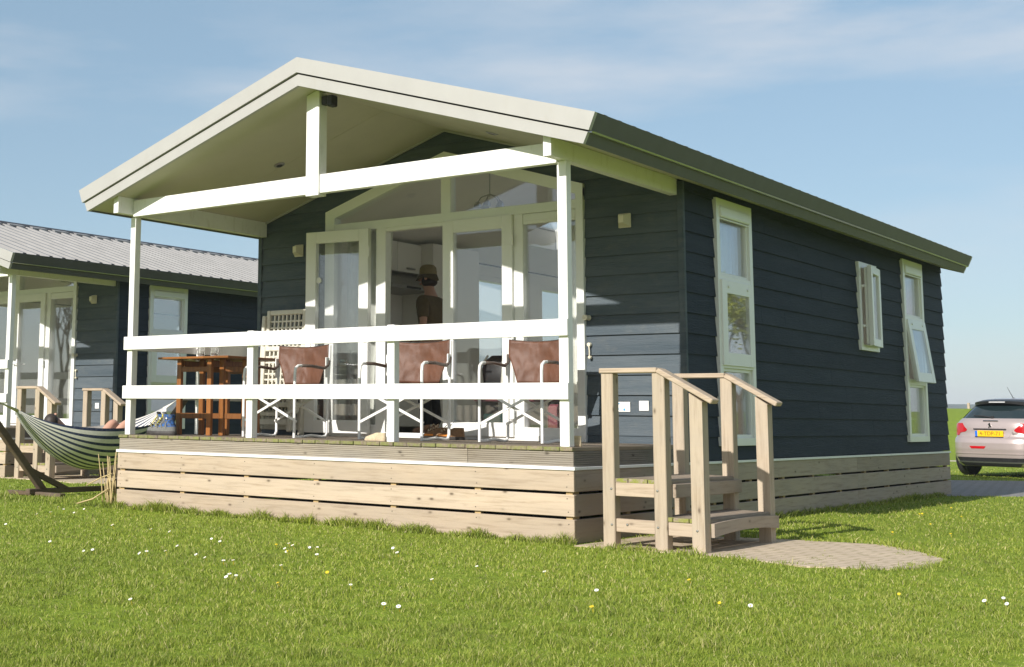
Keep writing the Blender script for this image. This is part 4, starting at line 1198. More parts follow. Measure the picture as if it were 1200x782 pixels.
# ================================================================== PEOPLE
def skin(name, J, E_, mat, parent, root, subd=2):
    keys = list(J); idx = {k: i for i, k in enumerate(keys)}
    me = bpy.data.meshes.new(name); me.from_pydata([J[k][0] for k in keys], [(idx[a], idx[b]) for a, b in E_], [])
    o = bpy.data.objects.new(name, me); C.objects.link(o)
    o.modifiers.new('s', 'SKIN'); m2 = o.modifiers.new('u', 'SUBSURF'); m2.levels = m2.render_levels = subd
    for k in keys:
        r = J[k][1]; d = me.skin_vertices[0].data[idx[k]]
        d.radius = r if isinstance(r, tuple) else (r, r); d.use_root = (k == root)
    dg = bpy.context.evaluated_depsgraph_get(); dg.update()
    ev = o.evaluated_get(dg); m3 = bpy.data.meshes.new_from_object(ev)
    bpy.data.objects.remove(o); m3.materials.clear(); m3.materials.append(M_[mat])
    m3.polygons.foreach_set('use_smooth', [True] * len(m3.polygons)); m3.name = name
    o = bpy.data.objects.new(name, m3); C.objects.link(o)
    if parent: o.parent = parent
    return o
def join_into(o, mb):
    bm = bmesh.new(); bm.from_mesh(o.data)
    me = bpy.data.meshes.new('t'); mb.bm.to_mesh(me); mb.bm.free(); bm.from_mesh(me); bm.to_mesh(o.data); bm.free(); bpy.data.meshes.remove(me)
    o.data.polygons.foreach_set('use_smooth', [True] * len(o.data.polygons))
def hand(J, E_, w, d, s, nm):
    """five fingers from wrist w, pointing along d, s=side"""
    w = Vector(w); d = Vector(d).normalized(); up = Vector((0, 0, 1)); side = d.cross(up).normalized()
    J[nm + 'p'] = (tuple(w + d * .06), (.034, .016)); E_.append((nm, nm + 'p'))
    for i, ln in enumerate((.075, .085, .078, .06)):
        o = side * (.030 - .020 * i) * s
        a = w + d * .10 + o; b = a + d * ln * .5 - up * .008; c = b + d * ln * .45 - up * .028
        J[f'{nm}f{i}a'] = (tuple(a), .0105); J[f'{nm}f{i}b'] = (tuple(b), .0095); J[f'{nm}f{i}c'] = (tuple(c), .008)
        E_ += [(nm + 'p', f'{nm}f{i}a'), (f'{nm}f{i}a', f'{nm}f{i}b'), (f'{nm}f{i}b', f'{nm}f{i}c')]
    a = w + d * .045 + side * .045 * s; b = a + d * .04 + side * .012 * s - up * .012
    J[nm + 'ta'] = (tuple(a), .011); J[nm + 'tb'] = (tuple(b), .009); E_ += [(nm + 'p', nm + 'ta'), (nm + 'ta', nm + 'tb')]
man = thing('person', 'man in brown T-shirt and olive sun hat standing in the kitchen doorway, seen from behind', 'person', (-3.84, 3.60, 0), math.radians(-82))
J = {'pel': ((0, 0, 1.0), (.15, .11)), 'sp': ((0, .015, 1.2), (.145, .10)), 'ch': ((0, .01, 1.42), (.165, .115)), 'nb': ((0, .02, 1.575), (.075, .07)), 'nk': ((0, .0, 1.65), (.056, .058)),
     'hd0': ((0, -.03, 1.72), (.062, .075)), 'hd1': ((0, -.028, 1.80), (.078, .098)), 'hd2': ((0, -.02, 1.875), (.06, .078))}
E_ = [('pel', 'sp'), ('sp', 'ch'), ('ch', 'nb'), ('nb', 'nk'), ('nk', 'hd0'), ('hd0', 'hd1'), ('hd1', 'hd2')]
for s, n in ((-1, 'l'), (1, 'r')):
    J[n + 's'] = ((s * .20, .015, 1.51), .066); J[n + 'e'] = ((s * .25, .05, 1.23), .043); J[n + 'm'] = ((s * .235, -.08, 1.16), .040); J[n + 'w'] = ((s * .20, -.23, 1.10), (.026, .030))
    J[n + 'h'] = ((s * .10, 0, .95), .10); J[n + 'k'] = ((s * .11, -.02, .53), .060); J[n + 'c'] = ((s * .112, .02, .36), .056); J[n + 'a'] = ((s * .112, .03, .10), .038); J[n + 't'] = ((s * .125, -.15, .04), (.04, .03))
    E_ += [('ch', n + 's'), (n + 's', n + 'e'), (n + 'e', n + 'm'), (n + 'm', n + 'w'), ('pel', n + 'h'), (n + 'h', n + 'k'), (n + 'k', n + 'c'), (n + 'c', n + 'a'), (n + 'a', n + 't')]
    hand(J, E_, J[n + 'w'][0], (-s * .2, -.95, -.12), s, n + 'w')
body = skin('body', J, E_, 'skin', man, 'pel')
mb = MB()
mb.ball((0, -.125, 1.775), .022, 10, (.8, 1.2, 1.3)); mb.ball((0, -.115, 1.72), .024, 10, (1.2, .6, .45))
for s in (-1, 1): mb.ball((s * .082, -.01, 1.785), .03, 10, (.35, .7, 1.1))
join_into(body, mb)
for s in (-1, 1):
    mb = MB(); mb.ball((s * .032, -.112, 1.80), .012, 10); obj('eye', mb, 'black', man, smooth=True)
man.scale = (1.04, 1.04, 1.04)
JS = {'pel': ((0, 0, 1.02), (.165, .125)), 'sp': ((0, .015, 1.2), (.163, .122)), 'ch': ((0, .012, 1.42), (.182, .135)), 'nb': ((0, .02, 1.565), (.088, .078))}
ES = [('pel', 'sp'), ('sp', 'ch'), ('ch', 'nb')]
for s, n in ((-1, 'l'), (1, 'r')):
    JS[n + 's'] = ((s * .20, .015, 1.51), .084); JS[n + 'e'] = ((s * .238, .038, 1.29), .072); ES += [('ch', n + 's'), (n + 's', n + 'e')]
skin('shirt', JS, ES, 'shirt', man, 'pel')
JT = {'pel': ((0, 0, 1.0), (.168, .128)), 'w': ((0, 0, 1.08), (.16, .12))}; ET = [('pel', 'w')]
for s, n in ((-1, 'l'), (1, 'r')):
    JT[n + 'h'] = ((s * .10, 0, .93), .118); JT[n + 'k'] = ((s * .11, -.02, .53), .082); JT[n + 'a'] = ((s * .112, .025, .10), .075); ET += [('pel', n + 'h'), (n + 'h', n + 'k'), (n + 'k', n + 'a')]
skin('trousers', JT, ET, 'trouser', man, 'pel')
mb = MB()
mb.grid(lambda u, v: (.088 * math.sin(PI * (.06 + .88 * v)) * math.cos(PI * (u * 1.24 - .12)), -.02 + .112 * math.sin(PI * (.06 + .88 * v)) * math.sin(PI * (u * 1.24 - .12)), 1.80 - .10 * math.cos(PI * (1 - v * .72)) * -1.0 - .02), 20, 12, .012)
obj('hair', mb, 'hair', man, smooth=True)
mb = MB()
mb.lathe([(.094, 1.81), (.095, 1.85), (.088, 1.90), (.066, 1.928), (.03, 1.938), (.0, 1.939)], (0, 0, 0), 24, caps=False)
for v in mb.bm.verts: v.co.x *= .94; v.co.y = v.co.y * 1.10 - .02
hat = obj('hat', mb, 'hat', man, smooth=True)
mb = MB()
rr = []
for k in range(32):
    a = 2 * PI * k / 32; rr.append(a)
mb.grid(lambda u, v: ((.089 + .022 * v) * math.cos(u * 2 * PI), (.104 + .036 * v) * math.sin(u * 2 * PI) - .02 - .012 * v, 1.825 - .05 * v - .022 * v * abs(math.sin(u * 2 * PI)) + .010 * math.sin(u * 6 * PI + 1) * v), 32, 4, .004)
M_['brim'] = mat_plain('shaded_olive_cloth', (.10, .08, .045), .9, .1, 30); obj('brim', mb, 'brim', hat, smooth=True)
hat.rotation_euler = (0, 0, 0)

ly = thing('person', 'person lying in the striped hammock with bent bare knees showing', 'person', (HX, 1.4, -.2)); o0 = ly.location.copy()
q = lambda x, y, z: tuple(Vector((HX + x, y, z)) - o0)
J = {'pel': (q(0, 1.42, -.28), (.15, .10)), 'sp': (q(0, 1.25, -.22), (.14, .10)), 'ch': (q(0, 1.05, -.09), (.16, .11)), 'nb': (q(0, .93, .0), (.06, .06)), 'hd0': (q(0, .83, .06), (.065, .075)), 'hd1': (q(0, .76, .11), (.075, .085)), 'hd2': (q(0, .70, .14), (.05, .06))}
E_ = [('pel', 'sp'), ('sp', 'ch'), ('ch', 'nb'), ('nb', 'hd0'), ('hd0', 'hd1'), ('hd1', 'hd2')]
for s, n in ((-1, 'l'), (1, 'r')):
    J[n + 's'] = (q(s * .17, 1.0, -.06), .055); J[n + 'e'] = (q(s * .22, 1.24, -.14), .038); J[n + 'w'] = (q(s * .08, 1.38, -.10), .026)
    J[n + 'h'] = (q(s * .09, 1.45, -.26), .085); J[n + 'k'] = (q(s * .13, 1.80, .115), .060); J[n + 'c'] = (q(s * .12, 1.98, -.08), .05); J[n + 'a'] = (q(s * .10, 2.10, -.19), .034); J[n + 't'] = (q(s * .10, 2.26, -.10), .03)
    E_ += [('ch', n + 's'), (n + 's', n + 'e'), (n + 'e', n + 'w'), ('pel', n + 'h'), (n + 'h', n + 'k'), (n + 'k', n + 'c'), (n + 'c', n + 'a'), (n + 'a', n + 't')]
    hand(J, E_, J[n + 'w'][0], (-s * .6, .5, -.1), s, n + 'w')
body = skin('body', J, E_, 'skin', ly, 'pel')
mb = MB(); mb.ball(q(0, .79, .19), .02, 8); [mb.ball(q(s * .075, .77, .10), .025, 8, (.4, 1, 1)) for s in (-1, 1)]; join_into(body, mb)
JS = {'pel': (q(0, 1.42, -.28), (.165, .115)), 'sp': (q(0, 1.25, -.22), (.16, .115)), 'ch': (q(0, 1.05, -.09), (.175, .125)), 'nb': (q(0, .95, -.02), (.07, .07))}; ES = [('pel', 'sp'), ('sp', 'ch'), ('ch', 'nb')]
for s, n in ((-1, 'l'), (1, 'r')):
    JS[n + 's'] = (q(s * .17, 1.0, -.06), .07); JS[n + 'e'] = (q(s * .20, 1.14, -.11), .058); ES += [('ch', n + 's'), (n + 's', n + 'e')]
skin('shirt', JS, ES, 'greyf', ly, 'pel')
JT = {'pel': (q(0, 1.42, -.28), (.165, .115))}; ET = []
for s, n in ((-1, 'l'), (1, 'r')):
    JT[n + 'h'] = (q(s * .09, 1.46, -.25), .10); JT[n + 'k'] = (q(s * .115, 1.64, -.09), .085); ET += [('pel', n + 'h'), (n + 'h', n + 'k')]
skin('shorts', JT, ET, 'trouser', ly, 'pel')
mb = MB(); mb.ball(q(0, .725, .105), .098, 16, (.95, .85, 1.0)); obj('hair', mb, 'hair', ly, smooth=True)

# ================================================================== DRY REEDS by the corner of the skirting
rd = random.Random(5)
mb = MB()
bx, by = -5.29, .0
for i in range(17):
    x, y = bx + rd.uniform(-.09, .045), by + rd.uniform(-.05, .12); h = rd.uniform(.25, .58); lx, ly_ = rd.uniform(-.10, .05), rd.uniform(-.05, .05)
    mb.tube([(x, y, G - .02), (x + lx * .4, y + ly_ * .4, G + h * .5), (x + lx, y + ly_, G + h)], [.007, .006, .003], 6)
mb.tube([(-5.28, -.02, -.40), (-5.42, -.06, -.45), (-5.58, -.1, -.53)], .006, 6); mb.tube([(-5.30, -.04, -.55), (-5.45, -.12, -.66), (-5.60, -.2, -.71)], .007, 6)
o = obj('dry_reeds', mb, 'reed', None, smooth=True); tag(o, 'clump of dry straw-coloured reed stalks at the left end of the near porch skirting', 'reeds')

# ================================================================== CAR
def interp(tab, h):
    xs = [t[0] for t in tab]; return [float(np.interp(h, xs, [t[i] for t in tab])) for i in range(1, len(tab[0]))]
#        h     rear   front  halfw
CAR = [(.19, .10, 3.82, .78), (.24, .05, 3.88, .82), (.36, .015, 3.93, .862), (.50, .0, 3.95, .870), (.62, .005, 3.93, .872), (.69, .03, 3.88, .870), (.73, .085, 3.80, .862), (.80, .10, 3.66, .856), (.90, .11, 3.30, .845), (.97, .125, 2.98, .825),
       (1.02, .15, 2.82, .785), (1.07, .20, 2.70, .745), (1.20, .345, 2.42, .68), (1.34, .52, 2.10, .60), (1.39, .60, 1.95, .56), (1.43, .72, 1.80, .49), (1.455, .95, 1.55, .38)]
EXP = 5.0
def cs(t, h, off=0.0):
    xr, xf, b = interp(CAR, h); a, c = (xf - xr) / 2, (xr + xf) / 2
    e = EXP if h < 1.0 else EXP - (h - 1.0) * 3
    cx, sy = math.cos(t), math.sin(t)
    return Vector((c - (a + off) * math.copysign(abs(cx) ** (2 / e), cx), (b + off) * math.copysign(abs(sy) ** (2 / e), sy), h))
def ty(y, h):       # angle t on the rear for a lateral position y
    _, _, b = interp(CAR, h); e = EXP if h < 1.0 else EXP - (h - 1.0) * 3
    r = max(-1, min(1, y / b)); return math.asin(math.copysign(abs(r) ** (e / 2), r))
car = thing('parked_car', 'pale rose hatchback with black spoiler parked on the grass behind the chalet', 'car', (0, 0, 0))
hs = sorted(set([t[0] for t in CAR] + list(np.linspace(.19, 1.455, 34))))
NS = 120
def tang(k): 
    u = (k / NS) * 4; q4 = int(u); f = u - q4       # denser near the corners
    f = .5 - .5 * math.cos(PI * f) if False else f
    return -PI + (q4 + f) * PI / 2
def region(k, h):
    t = tang(k + .5); p = cs(t, h)
    if 1.07 <= h <= 1.34:
        if abs(t) < PI / 2 and abs(p.y) < interp(CAR, h)[2] - .09: return 'rear'
        if abs(t) > PI / 2 and abs(p.y) < interp(CAR, h)[2] - .07 and p.x > 1.5: return 'front'
        if abs(p.y) > interp(CAR, h)[2] - .05 and .85 < p.x < 2.25 and not 1.45 < p.x < 1.53: return 'side' if p.y > 0 else 'side2'
    return 'body'
groups = {}
for i in range(len(hs) - 1):
    for k in range(NS):
        groups.setdefault(region(k, (hs[i] + hs[i + 1]) / 2), []).append((i, k))
for g, fs in groups.items():
    mb = MB(); cache = {}
    def V(i, k):
        k %= NS
        if (i, k) not in cache: cache[(i, k)] = mb.bm.verts.new(cs(tang(k), hs[i], 0 if g == 'body' else -.012))
        return cache[(i, k)]
    for i, k in fs: mb.bm.faces.new((V(i, k), V(i, k + 1), V(i + 1, k + 1), V(i + 1, k)))
    if g == 'body':
        n = len(hs) - 1
        mb.bm.faces.new([V(n, k) for k in range(NS)]); mb.bm.faces.new([V(0, k) for k in range(NS)][::-1])
    obj({'body': 'body', 'rear': 'rear_window', 'front': 'windscreen', 'side': 'side_window', 'side2': 'side_window'}[g], mb, 'carpaint' if g == 'body' else 'carglass', car, smooth=50)
def patch(pts_fn, nu, nv, off, name, mat, parent=car, th=.012):
    mb = MB(); mb.grid(lambda u, v: pts_fn(u, v, off), nu, nv, th); return obj(name, mb, mat, parent, smooth=40)
for s in (-1, 1):
    def lamp(u, v, off):
        h = .755 + .225 * v
        tin = 10 + 9 * abs(v - .45) * 2 + (8 if v < .25 else 0)
        t = math.radians(tin + (52 - 10 * abs(v - .6) - tin) * u) * s
        return cs(t, h, off)
    patch(lamp, 14, 10, .010, 'tail_lamp', 'tail')
    def lamp2(u, v, off):
        return cs(math.radians(19 + 22 * u) * s, .80 + .04 * v, off)
bumper = patch(lambda u, v, off: cs(ty((u - .5) * 2 * .62 * (1 - .12 * (1 - v)), .3), .195 + .155 * v, off), 24, 6, .010, 'bumper_insert', 'black')
patch(lambda u, v, off: cs(ty((u - .5) * 2 * .60, .3), .255 + .022 * v, off), 24, 1, .018, 'bumper_trim', 'steel')
for yy in (.20,):
    patch(lambda u, v, off: cs(ty(yy - .16 + (.30 - .06 * (1 - v)) * u + .03 * (1 - v), .53), .515 + .045 * v, off), 10, 2, .008, 'fog_lamp', 'tail')
patch(lambda u, v, off: cs(ty((u - .5) * 1.62, .45), .415 + .018 * v, off), 24, 1, .010, 'bumper_crease', 'carpaint')
# number plate in its recess
patch(lambda u, v, off: cs(ty((u - .5) * .86 * (1 - .22 * (1 - v)), .8), .715 + .17 * v, off), 14, 4, .004, 'plate_recess', 'carpaint')
patch(lambda u, v, off: cs(ty((u - .5) * .60, .8), .862 + .02 * v, off), 10, 1, .012, 'plate_shadow_lip', 'black')
pl = MB(); pl.box(.062, .078, -.26, .26, .735, .845, .003); plo = obj('number_plate', pl, 'plate', car)
mb = MB(); mb.box(.058, .064, .215, .258, .737, .843, .001); obj('country_strip', mb, 'plateblue', plo)
def text_mesh(txt, size, name, mat, parent, mtx):
    cu = bpy.data.curves.new(name, 'FONT'); cu.body = txt; cu.size = size; cu.extrude = .0015; cu.align_x = 'CENTER'; cu.align_y = 'CENTER'
    to = bpy.data.objects.new(name, cu); C.objects.link(to); dg = bpy.context.evaluated_depsgraph_get(); dg.update()
    me = bpy.data.meshes.new_from_object(to.evaluated_get(dg)); bpy.data.objects.remove(to); me.transform(mtx); me.materials.clear(); me.materials.append(M_[mat]); me.name = name
    o = bpy.data.objects.new(name, me); C.objects.link(o); o.parent = parent; return o
face_rear = Matrix(((0, 0, -1, .061), (-1, 0, 0, -.02), (0, 1, 0, .79), (0, 0, 0, 1)))
text_mesh('4-TDP-71', .098, 'lettering', 'plateink', plo, face_rear)
mb = MB(); mb.box(.055, .068, -.26, .26, .722, .736, .002); obj('plate_frame', mb, 'black', plo)
# chrome strip, small upright emblem, badge lettering, wiper, spoiler
mb = MB(); mb.box(.135, .165, -.14, .14, 1.012, 1.036, .004); obj('boot_handle', mb, 'chrome', car)
mb = MB()
pts = [(-.028, -.035), (-.012, -.005), (-.03, .03), (-.005, .05), (.022, .045), (.012, .02), (.03, -.01), (.018, -.045), (.006, -.012), (-.01, -.045)]
mb.prism(pts, lambda p: (.098, -p[0], .935 + p[1]), lambda p: (.118, -p[0], .935 + p[1])); obj('emblem', mb, 'chrome', car)
text_mesh('Sport', .05, 'badge', 'steel', car, Matrix(((0, 0, -1, .096), (-1, 0, 0, -.46), (0, 1, 0, .80), (0, 0, 0, 1))))
mb = MB(); mb.tube([(.215, .0, 1.085), (.235, .22, 1.115), (.245, .36, 1.12)], [.016, .012, .008], 8); mb.lathe([(.03, -.01), (.03, .03)], (.205, 0, 1.085), 12, 'x'); obj('wiper', mb, 'black', car, smooth=40)
mb = MB()
def sp_ring(u):
    y = (u - .5) * 2 * .57
    up_ = cs(ty(y, 1.405), 1.405, .004); lo_ = cs(ty(y, 1.325), 1.325, .004)
    ed = (abs(u - .5) * 2) ** 2; lip = .16 - .07 * ed
    x = min(up_.x, lo_.x + .06) - lip; dz = -.035 * (abs(u - .5) * 2) ** 3
    return [Vector((up_.x + .25, y, 1.436 + dz * .6)), Vector((up_.x - .02, y, 1.428 + dz)), Vector((x, y, 1.392 + dz)), Vector((x + .012, y, 1.350 + dz - .03 * ed)), Vector((lo_.x, y, 1.335 + dz - .03 * ed)), Vector((up_.x + .25, y, 1.37))]
mb.ringloft([sp_ring(i / 24) for i in range(25)]); spo = obj('spoiler', mb, 'black', car, smooth=40)
bx0 = sp_ring(.5)[2].x
mb = MB(); mb.box(bx0 - .004, bx0 + .01, -.15, .15, 1.362, 1.382, .003); obj('brake_light', mb, 'tailclear', spo)
mb = MB(); mb.tube([(1.02, 0, 1.44), (.80, 0, 1.66)], [.008, .003], 6); mb.lathe([(.03, 1.43), (.02, 1.465)], (1.03, 0, 0), 10); obj('aerial', mb, 'black', car, smooth=40)
for x in (.74, 3.22):
    for s in (-1, 1):
        mb = MB(); mb.lathe([(.325, -.02), (.325, .006), (.30, .012), (0, .012)], (x, s * .84, .325), 32, 'y')
        if s < 0:
            for v in mb.bm.verts: v.co.y = -1.68 - v.co.y
        obj('wheel_arch', mb, 'black', car)
        mb = MB(); y0 = s * .76
        mb.lathe([(.20, -.10), (.29, -.105), (.312, -.08), (.312, .08), (.29, .105), (.20, .10)], (x, y0, .312), 32, 'y'); wh = obj('tyre', mb, 'tyre', car, smooth=40)
        mb = MB(); mb.lathe([(.205, -.09), (.205, .09)], (x, y0, .312), 28, 'y'); mb.lathe([(.205, .09), (.16, .06), (.04, .09), (0, .09)], (x, y0, .312), 28, 'y'); obj('rim', mb, 'rim', wh, smooth=40)
mb = MB(); mb.box(.35, 3.6, -.70, .70, .18, .30, .03); obj('underbody', mb, 'black', car)
for s in (-1, 1):
    mb = MB(); mb.ball((2.15, s * .95, 1.02), .10, 14, (.6, .9, .7)); obj('door_mirror', mb, 'carpaint', car, smooth=True)
    mb = MB(); mb.box(1.55, 1.72, s * .864 - .008, s * .864 + .012, .84, .87, .004); obj('door_handle', mb, 'carpaint', car)
    patch(lambda u, v, off: cs(PI - math.radians(14 + 30 * u) * 1.0 if s > 0 else -PI + math.radians(14 + 30 * u), .66 + .12 * v, off), 10, 4, .008, 'headlight', 'tailclear')
car.location = (-1.12, 17.62, G + .005); car.rotation_euler = (0, 0, math.radians(74.9))

# ================================================================== GROUND
CAM = Vector((5.0331, -9.2129, .2128)); YAW, PIT, ROL, FPX, PCX, PCY = .7045, .1283, .0132, 1540.62, 352.04, 288.80
FH = Vector((-math.sin(YAW), math.cos(YAW), 0)); RH = Vector((math.cos(YAW), math.sin(YAW), 0))
def sstep(a, b, x):
    t = min(1, max(0, (x - a) / (b - a))); return t * t * (3 - 2 * t)
def ter(x, y):
    s = (x - CAM.x) * FH.x + (y - CAM.y) * FH.y; l = (x - CAM.x) * RH.x + (y - CAM.y) * RH.y
    z = G
    near = max(0, 1 - max(0, max(-5.3 - x, x, -y)) / .5) if y > -.5 and x < .5 else 0
    z += .018 * noise.noise(Vector((x * .5, y * .5, 0))) * (1 - near) * (1 - sstep(14, 22, s))
    und = .08 * noise.noise(Vector((x * .06, y * .06, 3)))
    z += (1.62 + und + .0015 * l) * sstep(36, 58, s) - 2.2 * sstep(62, 120, s)
    return z
def rows(a, b, n, p=1.0): return [a + (b - a) * (i / n) ** p for i in range(n + 1)]
mb = MB()
ss = [-60, -30, -14, -6] + rows(-3, 40, 110) + rows(41, 64, 24) + [70, 80, 95, 120, 160, 260, 500, 1000, 2000]
ls = [-2000, -900, -400, -180, -90, -50, -34] + rows(-24, 24, 96) + [34, 50, 90, 180, 400, 900, 2000]
def gp(s, l): 
    x, y = CAM.x + FH.x * s + RH.x * l, CAM.y + FH.y * s + RH.y * l; return (x, y, ter(x, y))
vs = [[mb.bm.verts.new(gp(s, l)) for l in ls] for s in ss]
for i in range(len(ss) - 1):
    for j in range(len(ls) - 1): mb.bm.faces.new((vs[i][j], vs[i][j + 1], vs[i + 1][j + 1], vs[i + 1][j]))
struct(obj('lawn', mb, 'ground', None, smooth=True))
def flat(name, pts, mat, dz=.006, res=.25):
    """irregular paved sheet with a small thickness that follows the ground"""
    mb = MB(); t = [mb.bm.verts.new((x, y, ter(x, y) + dz + .004)) for x, y in pts]; b = [mb.bm.verts.new((x, y, ter(x, y) - .05)) for x, y in pts]
    mb.bm.faces.new(t); n = len(pts)
    for i in range(n): mb.bm.faces.new((t[i], b[i], b[(i + 1) % n], t[(i + 1) % n]))
    return struct(obj(name, mb, mat))
SLAB = [(.06, -.12), (.9, -.14), (1.30, -.10), (1.83, -.27), (2.28, .05), (2.42, .45), (2.36, 1.1), (2.05, 1.5), (1.72, 1.78), (1.1, 1.62), (.6, 1.5), (.06, 1.45)]
flat('paving', SLAB, 'slab', .004)
def sl(s, l): p = CAM + FH * s + RH * l; return (p.x, p.y)
flat('road', [sl(17.75, 3), sl(18.05, 20), sl(23.0, 20), sl(22.75, 3)], 'road', .003)
flat('track', [sl(34.5, 4), sl(34.8, 40), sl(35.6, 40), sl(35.3, 4)], 'track', .004)
NSLAB = [(x + NB.x, y + NB.y) for x, y in SLAB]; flat('paving', NSLAB, 'slab', .004)

# ---- grass
def inpoly(px, py, poly):
    r = np.zeros(len(px), bool); n = len(poly); j = n - 1
    for i in range(n):
        xi, yi = poly[i]; xj, yj = poly[j]
        c = ((yi > py) != (yj > py)) & (px < (xj - xi) * (py - yi) / (yj - yi + 1e-12) + xi); r ^= c; j = i
    return r
def grass(n, seed):
    r = np.random.default_rng(seed)
    pw = -.55
    s0, s1 = 3.4, 33.0
    u = r.random(n); k = pw + 1 - .9
    s = (s0 ** k + u * (s1 ** k - s0 ** k)) ** (1 / k)
    lo = (-330 - PCX) / FPX; hi = (1440 - PCX) / FPX
    l = s * (lo + (hi - lo) * r.random(n))
    x = CAM.x + FH.x * s + RH.x * l; y = CAM.y + FH.y * s + RH.y * l
    return x, y, s
def build_grass():
    x, y, s = grass(640000, 3)
    h = rng.uniform(.010, .032, len(x)); 
    # longer fringe against skirting, posts and paving
    def strip(n, x0, x1, y0, y1, h0, h1):
        xx = rng.uniform(x0, x1, n); yy = rng.uniform(y0, y1, n); ssx = (xx - CAM.x) * FH.x + (yy - CAM.y) * FH.y
        return xx, yy, ssx, rng.uniform(h0, h1, n)
    ex = [strip(5200, -5.35, .02, -.10, -.004, .03, .085), strip(3200, .006, .09, 1.5, 10.6, .03, .08), strip(500, .2, 1.1, -.16, -.05, .03, .07),
          strip(350, -2.95, -2.55, -.12, -.01, .07, .16), strip(120, -1.95, -1.8, -.1, -.01, .06, .12), strip(160, -4.6, -4.3, -.1, -.01, .06, .12), strip(500, -7.5, -5.4, -.2, .1, .04, .09)]
    x = np.concatenate([x] + [e[0] for e in ex]); y = np.concatenate([y] + [e[1] for e in ex]); s = np.concatenate([s] + [e[2] for e in ex]); h = np.concatenate([h] + [e[3] for e in ex])
    for i in range(len(SLAB)):      # ragged turf along the rim of the paving
        (ax, ay), (cx_, cy_) = SLAB[i - 1], SLAB[i]; m_ = int(math.hypot(cx_ - ax, cy_ - ay) * 420)
        t = rng.random(m_); xx = ax + t * (cx_ - ax) + rng.normal(0, .045, m_); yy = ay + t * (cy_ - ay) + rng.normal(0, .045, m_); ok = (xx > .05)
        rim_n = np.array([noise.noise(Vector((a * 3, b * 3, 9))) for a, b in zip(xx, yy)]); ok &= rim_n > -.15
        x = np.concatenate([x, xx[ok]]); y = np.concatenate([y, yy[ok]]); s = np.concatenate([s, (xx[ok] - CAM.x) * FH.x + (yy[ok] - CAM.y) * FH.y]); h = np.concatenate([h, rng.uniform(.025, .06, int(ok.sum()))])
    bad = (x > -5.2) & (x < -.0) & (y > 0) & (y < L)
    bx_, by_ = x - NB.x, y - NB.y
    bad |= (bx_ > -5.2) & (bx_ < 0) & (by_ > 0) & (by_ < L)
    insl = inpoly(x, y, SLAB) | inpoly(bx_, by_, SLAB)
    cr = np.array([noise.noise(Vector((a * 2.6, b * 2.6, 4))) for a, b in zip(x[insl], y[insl])])
    
    px_, py_ = np.where(inpoly(x, y, SLAB), x, bx_)[insl], np.where(inpoly(x, y, SLAB), y, by_)[insl]
    dist = np.full(len(px_), 9.0)
    for i in range(len(SLAB)):
        (ax, ay), (cx_, cy_) = SLAB[i - 1], SLAB[i]
        t = np.clip(((px_ - ax) * (cx_ - ax) + (py_ - ay) * (cy_ - ay)) / ((cx_ - ax) ** 2 + (cy_ - ay) ** 2), 0, 1); dist = np.minimum(dist, np.hypot(px_ - ax - t * (cx_ - ax), py_ - ay - t * (cy_ - ay)))
    edge = dist < np.clip(.12 + .32 * cr, 0, .3)
    gone = rng.random(int(insl.sum())) > np.where(edge, .95, np.where(cr > .30, .5, .02)); bad[np.where(insl)[0][gone]] = True; h[insl] *= .6
    bad |= inpoly(x, y, [sl(17.75, 3), sl(18.05, 20), sl(23.0, 20), sl(22.75, 3)])
    # thin worn patches
    g = np.array([noise.noise(Vector((a * .9, b * .9, 7))) for a, b in zip(x[::1], y[::1])])
    bad |= (g > .36) & (rng.random(len(x)) > .62)
    keep = ~bad; x, y, s, h, g = x[keep], y[keep], s[keep], h[keep], g[keep]
    g2 = np.array([noise.noise(Vector((a * 5.5, b * 5.5, 2))) for a, b in zip(x, y)]); h = h * (1 - .35 * np.clip(g + .2, 0, 1)) * np.clip(1.0 + 1.1 * g2, .45, 1.9)
    n = len(x)
    z = np.array([ter(a, b) for a, b in zip(x, y)]) - .003
    a = rng.uniform(0, 2 * PI, n); w = rng.uniform(.0013, .0028, n) * np.clip(s / 7, .8, 3.5)
    la = rng.uniform(0, 2 * PI, n); ln = h * rng.uniform(.25, 1.15, n)
    dx, dy = np.cos(a) * w, np.sin(a) * w; ox, oy = np.cos(la) * ln, np.sin(la) * ln
    V = np.empty((n, 5, 3), np.float32)
    V[:, 0] = np.stack([x - dx, y - dy, z], 1); V[:, 1] = np.stack([x + dx, y + dy, z], 1)
    V[:, 2] = np.stack([x + dx * .8 + ox * .35, y + dy * .8 + oy * .35, z + h * .62], 1); V[:, 3] = np.stack([x - dx * .8 + ox * .35, y - dy * .8 + oy * .35, z + h * .62], 1)
    V[:, 4] = np.stack([x + ox, y + oy, z + h], 1)
    me = bpy.data.meshes.new('grass')
    me.vertices.add(n * 5); me.vertices.foreach_set('co', V.ravel())
    idx = np.arange(n, dtype=np.int32)[:, None] * 5
    loops = np.concatenate([idx + np.array([0, 1, 2, 3], np.int32), idx + np.array([3, 2, 4], np.int32)], 1)
    me.loops.add(n * 7); me.loops.foreach_set('vertex_index', loops.ravel())
    st_ = np.empty((n, 2), np.int32); st_[:, 0] = np.arange(n) * 7; st_[:, 1] = st_[:, 0] + 4
    me.polygons.add(n * 2); me.polygons.foreach_set('loop_start', st_.ravel())
    me.update(calc_edges=True); me.validate()
    me.materials.append(M_['blade'])
    o = bpy.data.objects.new('grass', me); C.objects.link(o); o['kind'] = 'stuff'
build_grass()

